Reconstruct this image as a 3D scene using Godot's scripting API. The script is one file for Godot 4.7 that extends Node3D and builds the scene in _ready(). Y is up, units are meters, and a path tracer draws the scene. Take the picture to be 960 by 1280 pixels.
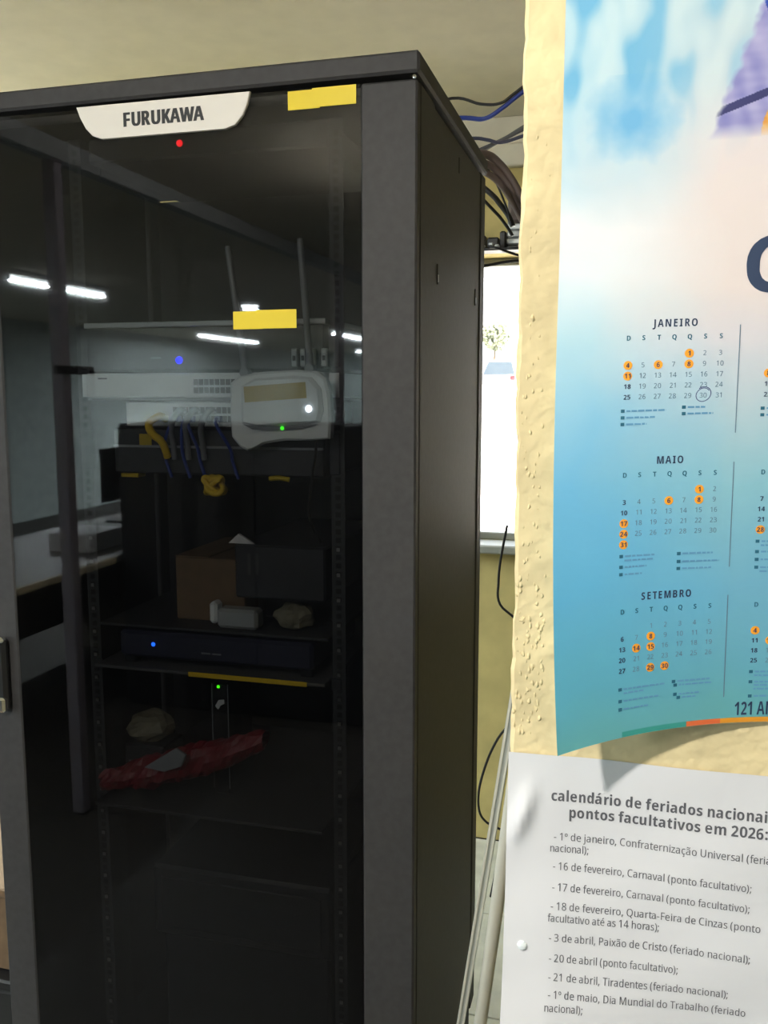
extends Node3D
# A server rack in a small office seen past a partition wall with a calendar poster. Units are metres.

var M := {}
var used := {}
var rng := RandomNumberGenerator.new()
var sans := SystemFont.new()
var sans_bold := SystemFont.new()

# ------------------------------------------------------------------ nodes
func numbered(called: String) -> String:
	if not used.has(called):
		used[called] = 0
		return called
	used[called] += 1
	return "%s_%03d" % [called, used[called]]

func tag(o: Node, label: String, category: String, group := "", kind := ""):
	o.set_meta("label", label)
	o.set_meta("category", category)
	if group: o.set_meta("group", group)
	if kind: o.set_meta("kind", kind)
	return o

func thing(called: String, label: String, category: String, at: Vector3, group := "") -> Node3D:
	var o := Node3D.new()
	o.name = numbered(called)
	add_child(o)
	o.position = at
	tag(o, label, category, group)
	return o

# commits one mesh; shapes are given in room coordinates, the node sits so that they stay there
func obj(called: String, st: SurfaceTool, m: Material, parent: Node3D = self, label := "") -> MeshInstance3D:
	var o := MeshInstance3D.new()
	o.name = numbered(called) if parent == self else called
	o.mesh = st.commit()
	o.material_override = m
	parent.add_child(o, true)
	if parent != self and not (parent is MeshInstance3D):
		o.position = -parent.position
	if label: o.set_meta("label", label)
	return o

func struct(called: String, st: SurfaceTool, m: Material, label := "") -> MeshInstance3D:
	var o := obj(called, st, m)
	o.set_meta("kind", "structure")
	if label: o.set_meta("label", label)
	return o

# ------------------------------------------------------------------ shapes
func mb() -> SurfaceTool:
	var st := SurfaceTool.new()
	st.begin(Mesh.PRIMITIVE_TRIANGLES)
	return st

func tri(st: SurfaceTool, a: Vector3, b: Vector3, c: Vector3, out: Vector3, na = null, nb = null, nc = null):
	var n := (b - a).cross(c - a)
	if n.length() < 1e-14: return
	n = n.normalized()
	var q := [a, b, c]
	var ns := [na, nb, nc]
	if n.dot(out) > 0.0:
		q = [a, c, b]
		ns = [na, nc, nb]
	else:
		n = -n
	for k in 3:
		st.set_normal(ns[k] if ns[k] != null else n)
		st.add_vertex(q[k])

func quad(st, a, b, c, d, out, na = null, nb = null, nc = null, nd = null):
	tri(st, a, b, c, out, na, nb, nc)
	tri(st, a, c, d, out, na, nc, nd)

# chamfered box between two corners, turned by basis about its centre
func box(st: SurfaceTool, lo: Vector3, hi: Vector3, bevel := 0.0, turn := Basis.IDENTITY):
	var c := (lo + hi) / 2.0
	var h := (hi - lo).abs() / 2.0
	var b: float = minf(bevel, minf(h.x, minf(h.y, h.z)) * 0.9)
	var f := func(v: Vector3) -> Vector3: return c + turn * v
	if b <= 0.0:
		for ax in 3:
			for s in [-1.0, 1.0]:
				var q := []
				for k in [[-1, -1], [1, -1], [1, 1], [-1, 1]]:
					var v := Vector3()
					v[ax] = s * h[ax]
					v[(ax + 1) % 3] = k[0] * h[(ax + 1) % 3]
					v[(ax + 2) % 3] = k[1] * h[(ax + 2) % 3]
					q.append(f.call(v))
				var o := Vector3()
				o[ax] = s
				quad(st, q[0], q[1], q[2], q[3], turn * o)
		return
	var vert := func(s: Vector3, ax: int) -> Vector3:
		var v := s * (h - Vector3.ONE * b)
		v[ax] = s[ax] * h[ax]
		return f.call(v)
	for ax in 3:
		var u := (ax + 1) % 3
		var w := (ax + 2) % 3
		for s in [-1.0, 1.0]:
			var q := []
			for k in [[-1, -1], [1, -1], [1, 1], [-1, 1]]:
				var sg := Vector3()
				sg[ax] = s; sg[u] = k[0]; sg[w] = k[1]
				q.append(vert.call(sg, ax))
			var o := Vector3()
			o[ax] = s
			quad(st, q[0], q[1], q[2], q[3], turn * o)
		for su in [-1.0, 1.0]:
			for sw in [-1.0, 1.0]:
				var p := Vector3(); p[ax] = -1; p[u] = su; p[w] = sw
				var r := p; r[ax] = 1
				var o := Vector3(); o[u] = su; o[w] = sw
				quad(st, vert.call(p, u), vert.call(r, u), vert.call(r, w), vert.call(p, w), turn * o)
	for sx in [-1.0, 1.0]:
		for sy in [-1.0, 1.0]:
			for sz in [-1.0, 1.0]:
				var s := Vector3(sx, sy, sz)
				tri(st, vert.call(s, 0), vert.call(s, 1), vert.call(s, 2), turn * s)

func bx(x0, x1, y0, y1, z0, z1, bevel := 0.0) -> SurfaceTool:
	var st := mb()
	box(st, Vector3(x0, y0, z0), Vector3(x1, y1, z1), bevel)
	return st

# round tube along points, smoothed by Catmull-Rom when fine > 0
func tube(st: SurfaceTool, pts: Array, r: float, sides := 8, fine := 0, r_end := -1.0):
	var p := []
	if fine > 0 and pts.size() > 2:
		for k in pts.size() - 1:
			var a: Vector3 = pts[maxi(k - 1, 0)]
			var b: Vector3 = pts[k]
			var c: Vector3 = pts[k + 1]
			var d: Vector3 = pts[mini(k + 2, pts.size() - 1)]
			for j in fine:
				p.append(b.cubic_interpolate(c, a, d, float(j) / fine))
		p.append(pts[-1])
	else:
		p = pts
	var rings := []
	var norms := []
	var side := Vector3.ZERO
	for k in p.size():
		var t: Vector3 = (p[mini(k + 1, p.size() - 1)] - p[maxi(k - 1, 0)]).normalized()
		if side == Vector3.ZERO:
			side = t.cross(Vector3.UP if absf(t.y) < 0.9 else Vector3.RIGHT).normalized()
		side = (side - t * side.dot(t)).normalized()
		var up := t.cross(side)
		var rr: float = r if r_end < 0 else lerpf(r, r_end, float(k) / (p.size() - 1))
		var ring := []
		var nn := []
		for j in sides:
			var a := TAU * j / sides
			var n := side * cos(a) + up * sin(a)
			ring.append(p[k] + n * rr)
			nn.append(n)
		rings.append(ring)
		norms.append(nn)
	for k in p.size() - 1:
		for j in sides:
			var i := (j + 1) % sides
			quad(st, rings[k][j], rings[k][i], rings[k + 1][i], rings[k + 1][j], norms[k][j] + norms[k][i], norms[k][j], norms[k][i], norms[k + 1][i], norms[k + 1][j])
	for e in [0, p.size() - 1]:
		var o: Vector3 = (p[0] - p[1]) if e == 0 else (p[-1] - p[-2])
		for j in range(1, sides - 1):
			tri(st, rings[e][0], rings[e][j], rings[e][j + 1], o)

# lathe of [radius, along] pairs about an axis
func lathe(st: SurfaceTool, at: Vector3, axis: Vector3, prof: Array, sides := 20):
	var a := axis.normalized()
	var u := a.cross(Vector3.UP if absf(a.y) < 0.9 else Vector3.RIGHT).normalized()
	var w := a.cross(u)
	for k in prof.size() - 1:
		for j in sides:
			var q := []
			for c in [[k, j], [k, j + 1], [k + 1, j + 1], [k + 1, j]]:
				var an: float = TAU * c[1] / sides
				q.append(at + a * prof[c[0]][1] + (u * cos(an) + w * sin(an)) * prof[c[0]][0])
			var am := TAU * (j + 0.5) / sides
			var radial := u * cos(am) + w * sin(am)
			var d: Vector2 = Vector2(prof[k + 1][0] - prof[k][0], prof[k + 1][1] - prof[k][1])
			var o: Vector3 = radial * d.y - a * d.x
			quad(st, q[0], q[1], q[2], q[3], o)

# an outline (x, y pairs) extruded along +z from z0 to z1, front edge chamfered
func slab(st: SurfaceTool, outline: PackedVector2Array, z0: float, z1: float, bevel := 0.0):
	var n := outline.size()
	var c := Vector2.ZERO
	for p in outline: c += p / n
	var inner := PackedVector2Array()
	for p in outline:
		inner.append(p - (p - c).normalized() * bevel)
	var tr := Geometry2D.triangulate_polygon(inner)
	for k in range(0, tr.size(), 3):
		var q := []
		for j in 3: q.append(Vector3(inner[tr[k + j]].x, inner[tr[k + j]].y, z1))
		tri(st, q[0], q[1], q[2], Vector3(0, 0, 1))
	tr = Geometry2D.triangulate_polygon(outline)
	for k in range(0, tr.size(), 3):
		var q := []
		for j in 3: q.append(Vector3(outline[tr[k + j]].x, outline[tr[k + j]].y, z0))
		tri(st, q[0], q[1], q[2], Vector3(0, 0, -1))
	for k in n:
		var i := (k + 1) % n
		var m: Vector2 = (outline[k] + outline[i]) / 2.0 - c
		var o := Vector3(m.x, m.y, 0)
		quad(st, Vector3(outline[k].x, outline[k].y, z0), Vector3(outline[i].x, outline[i].y, z0), Vector3(outline[i].x, outline[i].y, z1 - bevel), Vector3(outline[k].x, outline[k].y, z1 - bevel), o)
		if bevel > 0:
			quad(st, Vector3(outline[k].x, outline[k].y, z1 - bevel), Vector3(outline[i].x, outline[i].y, z1 - bevel), Vector3(inner[i].x, inner[i].y, z1), Vector3(inner[k].x, inner[k].y, z1), o + Vector3(0, 0, m.length()))

# lettering: flat glyph triangles through put(x, y) -> point; returns the width. align 0 left, 0.5 centre
func letters(st: SurfaceTool, text: String, font: Font, cap: float, at: Vector2, put: Callable, align := 0.0, stretch := 1.0, width := 0.0) -> float:
	var tm := TextMesh.new()
	tm.text = text
	tm.font = font
	tm.font_size = 32
	tm.pixel_size = 0.01
	tm.depth = 0.0
	tm.curve_step = 2.0
	var k := cap / (0.32 * 0.714)
	var ar := tm.get_mesh_arrays() if tm.get_surface_count() > 0 else []
	if ar.is_empty(): return 0.0
	var v: PackedVector3Array = ar[Mesh.ARRAY_VERTEX]
	var ix: PackedInt32Array = ar[Mesh.ARRAY_INDEX]
	var lo := 1e9
	var hi := -1e9
	for p in v:
		lo = minf(lo, p.x)
		hi = maxf(hi, p.x)
	var kx := k * stretch
	if width > 0.0: kx = width / (hi - lo)
	# the baseline: the mesh is centred on the font's height, so measure it once from a capital H
	var base := base_of(font)
	for t in range(0, ix.size(), 3):
		var q := []
		for j in 3:
			var p: Vector3 = v[ix[t + j]]
			q.append(put.call(at.x + (p.x - lo - (hi - lo) * align) * kx, at.y + (p.y - base) * k))
		tri(st, q[0], q[1], q[2], Vector3(0, 0, 1))
	return (hi - lo) * kx

var bases := {}
func base_of(font: Font) -> float:
	if not bases.has(font):
		var tm := TextMesh.new()
		tm.text = "H"
		tm.font = font
		tm.font_size = 32
		tm.pixel_size = 0.01
		tm.depth = 0.0
		var lo := 1e9
		for p in tm.get_mesh_arrays()[Mesh.ARRAY_VERTEX]: lo = minf(lo, p.y)
		bases[font] = lo
	return bases[font]

# ------------------------------------------------------------------ materials
func plain(c: Color, rough := 0.6, metal := 0.0, spec := 0.5) -> StandardMaterial3D:
	var m := StandardMaterial3D.new()
	m.albedo_color = c
	m.roughness = rough
	m.metallic = metal
	m.metallic_specular = spec
	return m

func rgb(r, g, b) -> Color:
	return Color(r / 255.0, g / 255.0, b / 255.0)

func noise_tex(freq: float, seed_: int, octaves := 4, lo := 0.0, hi := 1.0, size := 512) -> ImageTexture:
	var n := FastNoiseLite.new()
	n.noise_type = FastNoiseLite.TYPE_SIMPLEX_SMOOTH
	n.seed = seed_
	n.frequency = freq
	n.fractal_octaves = octaves
	var im := n.get_seamless_image(size, size)
	im.convert(Image.FORMAT_RGB8)
	for y in size:
		for x in size:
			var g: float = lerpf(lo, hi, im.get_pixel(x, y).r)
			im.set_pixel(x, y, Color(g, g, g))
	return ImageTexture.create_from_image(im)

func textured(m: StandardMaterial3D, tex: Texture2D, scale_: float, relief: Texture2D = null, depth := 0.0):
	m.uv1_triplanar = true
	m.uv1_world_triplanar = true
	m.uv1_scale = Vector3.ONE * scale_
	m.albedo_texture = tex
	if relief:
		m.heightmap_enabled = true
		m.heightmap_texture = relief
		m.heightmap_scale = depth
	return m

func glow(c: Color, energy: float) -> StandardMaterial3D:
	var m := plain(c, 0.4)
	m.emission_enabled = true
	m.emission = c
	m.emission_energy_multiplier = energy
	return m

func materials():
	var mott := noise_tex(0.012, 3, 5, 0.86, 1.0)
	var fine := noise_tex(0.05, 8, 4, 0.0, 1.0)
	var coarse := noise_tex(0.02, 21, 5, 0.0, 1.0)
	M.wall = textured(plain(rgb(242, 222, 174), 0.75, 0, 0.3), mott, 2.2, fine, 0.13)
	M.wall_far = textured(plain(rgb(214, 224, 222), 0.8, 0, 0.3), mott, 0.8)
	M.wall_back = textured(plain(rgb(214, 196, 132), 0.8, 0, 0.3), mott, 0.8)
	M.ceiling = textured(plain(rgb(226, 219, 200), 0.85, 0, 0.3), noise_tex(0.02, 44, 3, 0.96, 1.0), 0.9)
	M.tile = textured(plain(rgb(196, 194, 180), 0.4), mott, 1.5)
	M.floor_base = plain(rgb(54, 50, 46), 0.8)
	M.outdoor = textured(plain(rgb(226, 222, 214), 0.9), mott, 0.15)
	M.rack = textured(plain(rgb(66, 65, 66), 0.62, 0.0, 0.38), noise_tex(0.03, 5, 4, 0.9, 1.0), 3.0, fine, 0.006)
	M.rack_in = plain(rgb(52, 53, 56), 0.55)
	M.gap = plain(rgb(14, 14, 15), 0.8)
	M.zinc = plain(rgb(150, 150, 148), 0.35, 0.8)
	M.chrome = plain(rgb(215, 215, 210), 0.18, 1.0)
	M.black_plastic = plain(rgb(22, 22, 24), 0.45)
	M.smoked = plain(Color(0.02, 0.022, 0.025, 0.42), 0.02)
	M.smoked.transparency = BaseMaterial3D.TRANSPARENCY_ALPHA
	M.clear = plain(Color(0.9, 0.95, 0.95, 0.06), 0.02)
	M.clear.transparency = BaseMaterial3D.TRANSPARENCY_ALPHA
	M.badge = plain(rgb(232, 226, 218), 0.35)
	M.ink = plain(rgb(40, 40, 42), 0.6)
	M.tape = plain(rgb(232, 204, 4), 0.5)
	M.tape_old = plain(rgb(190, 164, 4), 0.55)
	M.white_plastic = plain(rgb(236, 242, 244), 0.3)
	M.grey_plastic = plain(rgb(136, 140, 146), 0.4)
	M.silver = plain(rgb(180, 184, 186), 0.4, 0.4)
	M.device_grey = plain(rgb(84, 84, 86), 0.5)
	M.device_dark = plain(rgb(38, 39, 44), 0.5)
	M.device_navy = plain(rgb(34, 36, 58), 0.45)
	M.port = plain(rgb(26, 26, 26), 0.6)
	M.blue_cable = plain(rgb(38, 62, 150), 0.45)
	M.grey_cable = plain(rgb(120, 124, 132), 0.5)
	M.black_cable = plain(rgb(28, 27, 28), 0.5)
	M.brown_cable = plain(rgb(98, 84, 80), 0.55)
	M.yellow_cable = plain(rgb(226, 190, 30), 0.5)
	M.red_bag = plain(rgb(120, 16, 32), 0.4)
	M.cream = plain(rgb(124, 118, 98), 0.6)
	M.cardboard = textured(plain(rgb(122, 98, 72), 0.8), mott, 4.0)
	M.alu = plain(rgb(196, 202, 196), 0.35, 0.5)
	M.pvc = plain(rgb(206, 204, 192), 0.4)
	M.paper = plain(rgb(222, 221, 224), 0.75, 0, 0.3)
	M.text_grey = plain(rgb(92, 92, 98), 0.8)
	M.window_frame = plain(rgb(150, 150, 140), 0.5)
	M.desk = plain(rgb(104, 100, 96), 0.45)
	M.desk_side = plain(rgb(110, 104, 96), 0.5)
	M.cabinet = plain(rgb(20, 20, 24), 0.5)
	M.navy = plain(rgb(36, 38, 60), 0.7)
	M.lamp_body = plain(rgb(230, 230, 226), 0.5)
	M.tube = glow(Color(0.95, 0.985, 1.0), 26.0)

# ------------------------------------------------------------------ the room
const CEIL := 2.40
const BACK := -2.95
const WALL := -0.55

func _ready():
	rng.seed = 11
	sans.font_names = PackedStringArray(["Droid Sans"])
	sans_bold.font_names = PackedStringArray(["Droid Sans"])
	sans_bold.font_weight = 700
	# --- camera
	var cam := Camera3D.new()
	cam.name = "camera"
	cam.fov = 2.0 * rad_to_deg(atan(640.0 / 1120.0))
	cam.near = 0.02
	cam.far = 300.0
	cam.position = Vector3(0, 1.55, 0)
	cam.rotation_degrees = Vector3(-7.628, 15.199, 0)
	add_child(cam)
	cam.current = true
	# --- sky, exposure, sun
	var env := Environment.new()
	var sky := Sky.new()
	var sm := ProceduralSkyMaterial.new()
	sm.sky_top_color = Color(0.84, 0.88, 0.94)
	sm.sky_horizon_color = Color(0.97, 0.96, 0.94)
	sm.ground_horizon_color = Color(0.9, 0.9, 0.88)
	sm.ground_bottom_color = Color(0.6, 0.6, 0.58)
	sm.sun_angle_max = 0.0
	sky.sky_material = sm
	env.background_mode = Environment.BG_SKY
	env.sky = sky
	env.background_energy_multiplier = 7.0
	env.tonemap_mode = Environment.TONE_MAPPER_LINEAR
	env.tonemap_exposure = 1.0
	env.sdfgi_enabled = true
	env.ssao_enabled = true
	env.ssil_enabled = true
	var we := WorldEnvironment.new()
	we.name = "world_environment"
	we.environment = env
	add_child(we)
	var sun := DirectionalLight3D.new()
	sun.name = "sun"
	sun.light_energy = 15.0
	sun.light_color = Color(1.0, 0.97, 0.92)
	sun.light_angular_distance = 0.5
	sun.shadow_enabled = true
	sun.rotation_degrees = Vector3(-52, 28, 0)
	add_child(sun)
	materials()
	room()
	outdoors()
	lamps()
	rack()
	rack_contents()
	behind_rack()
	poster()
	notice()
	hall()

func tube_lamp(x: float, z: float, energy: float, label: String, half := 0.59):
	var y := CEIL
	var t := thing("ceiling_lamp", label, "lamp", Vector3(x, y, z), "fluorescent ceiling lamps")
	obj("lamp_body", bx(x - 0.05, x + 0.05, y - 0.035, y - 0.001, z - half - 0.03, z + half + 0.03, 0.008), M.lamp_body, t)
	var st := mb()
	tube(st, [Vector3(x, y - 0.055, z - half), Vector3(x, y - 0.055, z + half)], 0.014, 12)
	obj("lamp_tube", st, M.tube, t, "glowing white fluorescent tube")
	for s in [-1, 1]:
		obj("lamp_holder", bx(x - 0.018, x + 0.018, y - 0.075, y - 0.034, z + s * (half + 0.015) - 0.014, z + s * (half + 0.015) + 0.014, 0.003), M.white_plastic, t)
	var a := AreaLight3D.new()
	a.name = "lamp_light"
	a.area_size = Vector2(0.03, half * 2.0)
	a.light_energy = energy
	a.light_color = Color(0.93, 0.985, 1.0)
	a.area_range = 30.0
	a.shadow_enabled = true
	a.position = Vector3(0, -0.074, 0)
	a.rotation_degrees = Vector3(-90, 0, 0)
	t.add_child(a)

func lamps():
	tube_lamp(-4.22, 3.40, 32.0, "long fluorescent tube lamp reflected brightly at left of rack glass")
	tube_lamp(-4.22, -0.6, 12.0, "fluorescent tube lamp on the ceiling far left of the rack")
	tube_lamp(-5.83, 9.92, 42.0, "slanted tube lamp reflected just under the yellow label", 1.05)
	tube_lamp(-3.87, 9.95, 42.0, "tube lamp reflected at right edge of rack glass beside antenna", 1.05)
	tube_lamp(-5.12, 14.7, 16.0, "farthest tube lamp reflected low at right edge of glass")
	tube_lamp(-2.25, -2.1, 10.0, "fluorescent tube lamp on the ceiling hidden left behind rack")
	bulb_lamp(Vector3(-0.64, CEIL, 0.61), 2.3, "bare bulb lamp on the ceiling before the calendar wall")
	round_lamp(Vector3(-3.53, CEIL, 5.4), 6.0, "round ceiling lamp reflected as bright dot above yellow label")

func bulb_lamp(p: Vector3, energy: float, label: String):
	var t := thing("bulb_lamp", label, "lamp", p)
	obj("lamp_holder", lathe_of(p + Vector3(0, -0.001, 0), Vector3.DOWN, [[0.001, 0], [0.045, 0], [0.040, 0.012], [0.020, 0.018], [0.018, 0.045], [0.001, 0.045]], 18), M.lamp_body, t)
	var c := p + Vector3(0, -0.105, 0)
	var prof := []
	for k in 13:
		var a := PI * k / 12.0
		prof.append([maxf(0.001, 0.042 * sin(a)), -0.050 * cos(a)])
	obj("bulb", lathe_of(c, Vector3.DOWN, prof, 18), M.tube, t, "glowing white bulb")
	var o := OmniLight3D.new()
	o.name = "lamp_light"
	o.light_energy = energy
	o.light_color = Color(1.0, 0.985, 0.95)
	o.omni_range = 30.0
	o.light_size = 0.04
	o.shadow_enabled = true
	o.position = Vector3(0, -0.105, 0)
	t.add_child(o)

func round_lamp(p: Vector3, energy: float, label: String):
	var t := thing("round_ceiling_lamp", label, "lamp", p, "round ceiling lamps")
	obj("lamp_body", lathe_of(p + Vector3(0, -0.001, 0), Vector3.DOWN, [[0.001, 0], [0.10, 0], [0.10, 0.03], [0.085, 0.03], [0.001, 0.03]], 20), M.lamp_body, t)
	obj("lamp_diffuser", lathe_of(p + Vector3(0, -0.032, 0), Vector3.DOWN, [[0.084, 0], [0.075, 0.015], [0.04, 0.026], [0.001, 0.03]], 20), M.tube, t, "glowing round diffuser")
	var a := AreaLight3D.new()
	a.name = "lamp_light"
	a.area_size = Vector2(0.12, 0.12)
	a.light_energy = energy
	a.light_color = Color(0.93, 0.985, 1.0)
	a.area_range = 30.0
	a.shadow_enabled = true
	a.position = Vector3(0, -0.066, 0)
	a.rotation_degrees = Vector3(-90, 0, 0)
	t.add_child(a)

func room():
	# shell: x -7..2.6, z -2.95..16
	struct("ceiling", bx(-7.2, 2.8, CEIL, CEIL + 0.2, BACK - 0.25, 16.2), M.ceiling, "cream painted ceiling above the rack")
	struct("wall_left", bx(-7.2, -7.0, 0, CEIL, BACK, 16), M.wall_far, "pale wall of the room seen in reflection")
	struct("wall_right", bx(2.6, 2.8, 0, CEIL, BACK, 16), M.wall_far)
	struct("wall_front", bx(-7.2, 2.8, 0, CEIL, 16, 16.2), M.wall_far)
	# window wall, with two openings
	var wy0 := 1.044
	var wy1 := 1.99
	var st := mb()
	var xs := [-7.2, -3.4, -2.0, -0.62, -0.05, 2.8]
	for k in 5:
		if k % 2 == 0:
			box(st, Vector3(xs[k], 0, BACK - 0.2), Vector3(xs[k + 1], CEIL, BACK))
		else:
			box(st, Vector3(xs[k], 0, BACK - 0.2), Vector3(xs[k + 1], wy0, BACK))
			box(st, Vector3(xs[k], wy1, BACK - 0.2), Vector3(xs[k + 1], CEIL, BACK))
	struct("wall_back", st, M.wall_back, "yellowish wall with the bright window behind the rack")
	struct("trim_1", bx(-7.0, 2.6, 2.25, 2.318, BACK, BACK + 0.035, 0.004), M.ceiling, "pale band along the top of the window wall")
	struct("trim_2", bx(-7.0, 2.6, 2.3185, CEIL - 0.001, BACK, BACK + 0.028, 0.002), M.ceiling, "pale moulding between the band and the ceiling")
	window("window_1", "bright overexposed window between rack and partition wall", -0.62, -0.05, wy0, wy1, [])
	window("window_2", "window hidden behind the rack that lights the ceiling", -3.4, -2.0, wy0, wy1, [-2.70])
	# floor: a slab, with tiles where the photograph shows it
	var fl := struct("floor", bx(-7.2, 2.8, -0.2, -0.006, BACK - 0.2, 16.2), M.floor_base, "pale tiled floor behind the rack")
	var tile := bx(-0.222, 0.222, -0.006, 0.0, -0.222, 0.222, 0.0015).commit()
	for i in 7:
		for j in 4:
			var o := MeshInstance3D.new()
			o.name = "tile"
			o.mesh = tile
			o.material_override = M.tile
			fl.add_child(o, true)
			o.position = Vector3(-1.80 + i * 0.447, 0, BACK + 0.23 + j * 0.447)
	partition()

func window(called: String, label: String, x0: float, x1: float, y0: float, y1: float, mullions: Array):
	var w := Node3D.new()
	w.name = called
	add_child(w)
	w.set_meta("kind", "structure")
	w.set_meta("label", label)
	var st := mb()
	box(st, Vector3(x0, y0, BACK - 0.14), Vector3(x1, y0 + 0.025, BACK - 0.10), 0.003)
	box(st, Vector3(x0, y1 - 0.025, BACK - 0.14), Vector3(x1, y1, BACK - 0.10), 0.003)
	for x in [x0, x1 - 0.03] + mullions:
		box(st, Vector3(x, y0 + 0.025, BACK - 0.139), Vector3(x + 0.03, y1 - 0.025, BACK - 0.101), 0.003)
	obj("window_frame", st, M.window_frame, w)
	var e := [x0] + mullions + [x1 - 0.03]
	for k in e.size() - 1:
		obj("window_pane", bx(e[k] + 0.03, e[k + 1], y0 + 0.025, y1 - 0.025, BACK - 0.122, BACK - 0.118), M.clear, w)
	obj("window_sill", bx(x0 - 0.03, x1 + 0.03, y0 - 0.028, y0 + 0.001, BACK - 0.10, BACK + 0.03, 0.005), M.window_frame, w)

# the partition wall: its free edge is worn and uneven
func edge_at(y: float) -> float:
	return -0.0660 + 0.0006 * sin(y * 23.0) + 0.0005 * sin(y * 71.0 + 1.0) + 0.0004 * sin(y * 190.0 + 2.0) + 0.0003 * sin(y * 410.0)

func partition():
	var st := mb()
	var n := 300
	var zb := -0.68
	for k in n:
		var y0 := CEIL * k / n
		var y1 := CEIL * (k + 1) / n
		var e0 := edge_at(y0)
		var e1 := edge_at(y1)
		var c0 := 0.0022 + 0.0007 * sin(y0 * 57.0) + 0.0005 * sin(y0 * 133.0)
		var c1 := 0.0022 + 0.0007 * sin(y1 * 57.0) + 0.0005 * sin(y1 * 133.0)
		quad(st, Vector3(e0 + c0, y0, WALL), Vector3(2.6, y0, WALL), Vector3(2.6, y1, WALL), Vector3(e1 + c1, y1, WALL), Vector3(0, 0, 1))
		quad(st, Vector3(e0, y0, WALL - c0), Vector3(e0 + c0, y0, WALL), Vector3(e1 + c1, y1, WALL), Vector3(e1, y1, WALL - c1), Vector3(-1, 0, 1))
		quad(st, Vector3(e0, y0, zb), Vector3(e0, y0, WALL - c0), Vector3(e1, y1, WALL - c1), Vector3(e1, y1, zb), Vector3(-1, 0, 0))
		quad(st, Vector3(e0, y0, zb), Vector3(2.6, y0, zb), Vector3(2.6, y1, zb), Vector3(e1, y1, zb), Vector3(0, 0, -1))
	var w := struct("wall_partition", st, M.wall, "cream plastered partition wall with chipped edge and calendar")
	# flakes and lumps of old paint
	var spots := []
	for k in 90: spots.append([rng.randf_range(-0.064, -0.046), rng.randf_range(1.33, 1.44), rng.randf_range(0.0007, 0.0020)])
	for k in 40: spots.append([rng.randf_range(-0.063, -0.050), rng.randf_range(1.44, 1.57), rng.randf_range(0.0006, 0.0016)])
	for k in 14: spots.append([rng.randf_range(-0.060, -0.047), rng.randf_range(1.57, 1.70), rng.randf_range(0.0005, 0.0012)])
	spots.append([-0.0575, 1.594, 0.0022])
	for s in spots:
		st = mb()
		var m := 7
		var ring := []
		var a0 := rng.randf() * TAU
		for j in m:
			var a := a0 + TAU * j / m
			var r: float = s[2] * rng.randf_range(0.6, 1.3)
			ring.append(Vector3(s[0] + cos(a) * r * 0.7, s[1] + sin(a) * r * 1.3, WALL + 0.0001))
		var top := Vector3(s[0] + s[2] * 0.2, s[1] - s[2] * 0.2, WALL + s[2] * 0.6)
		for j in m:
			tri(st, ring[j], ring[(j + 1) % m], top, Vector3(0, 0, 1))
		obj("paint_flake", st, M.wall, w)

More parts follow.
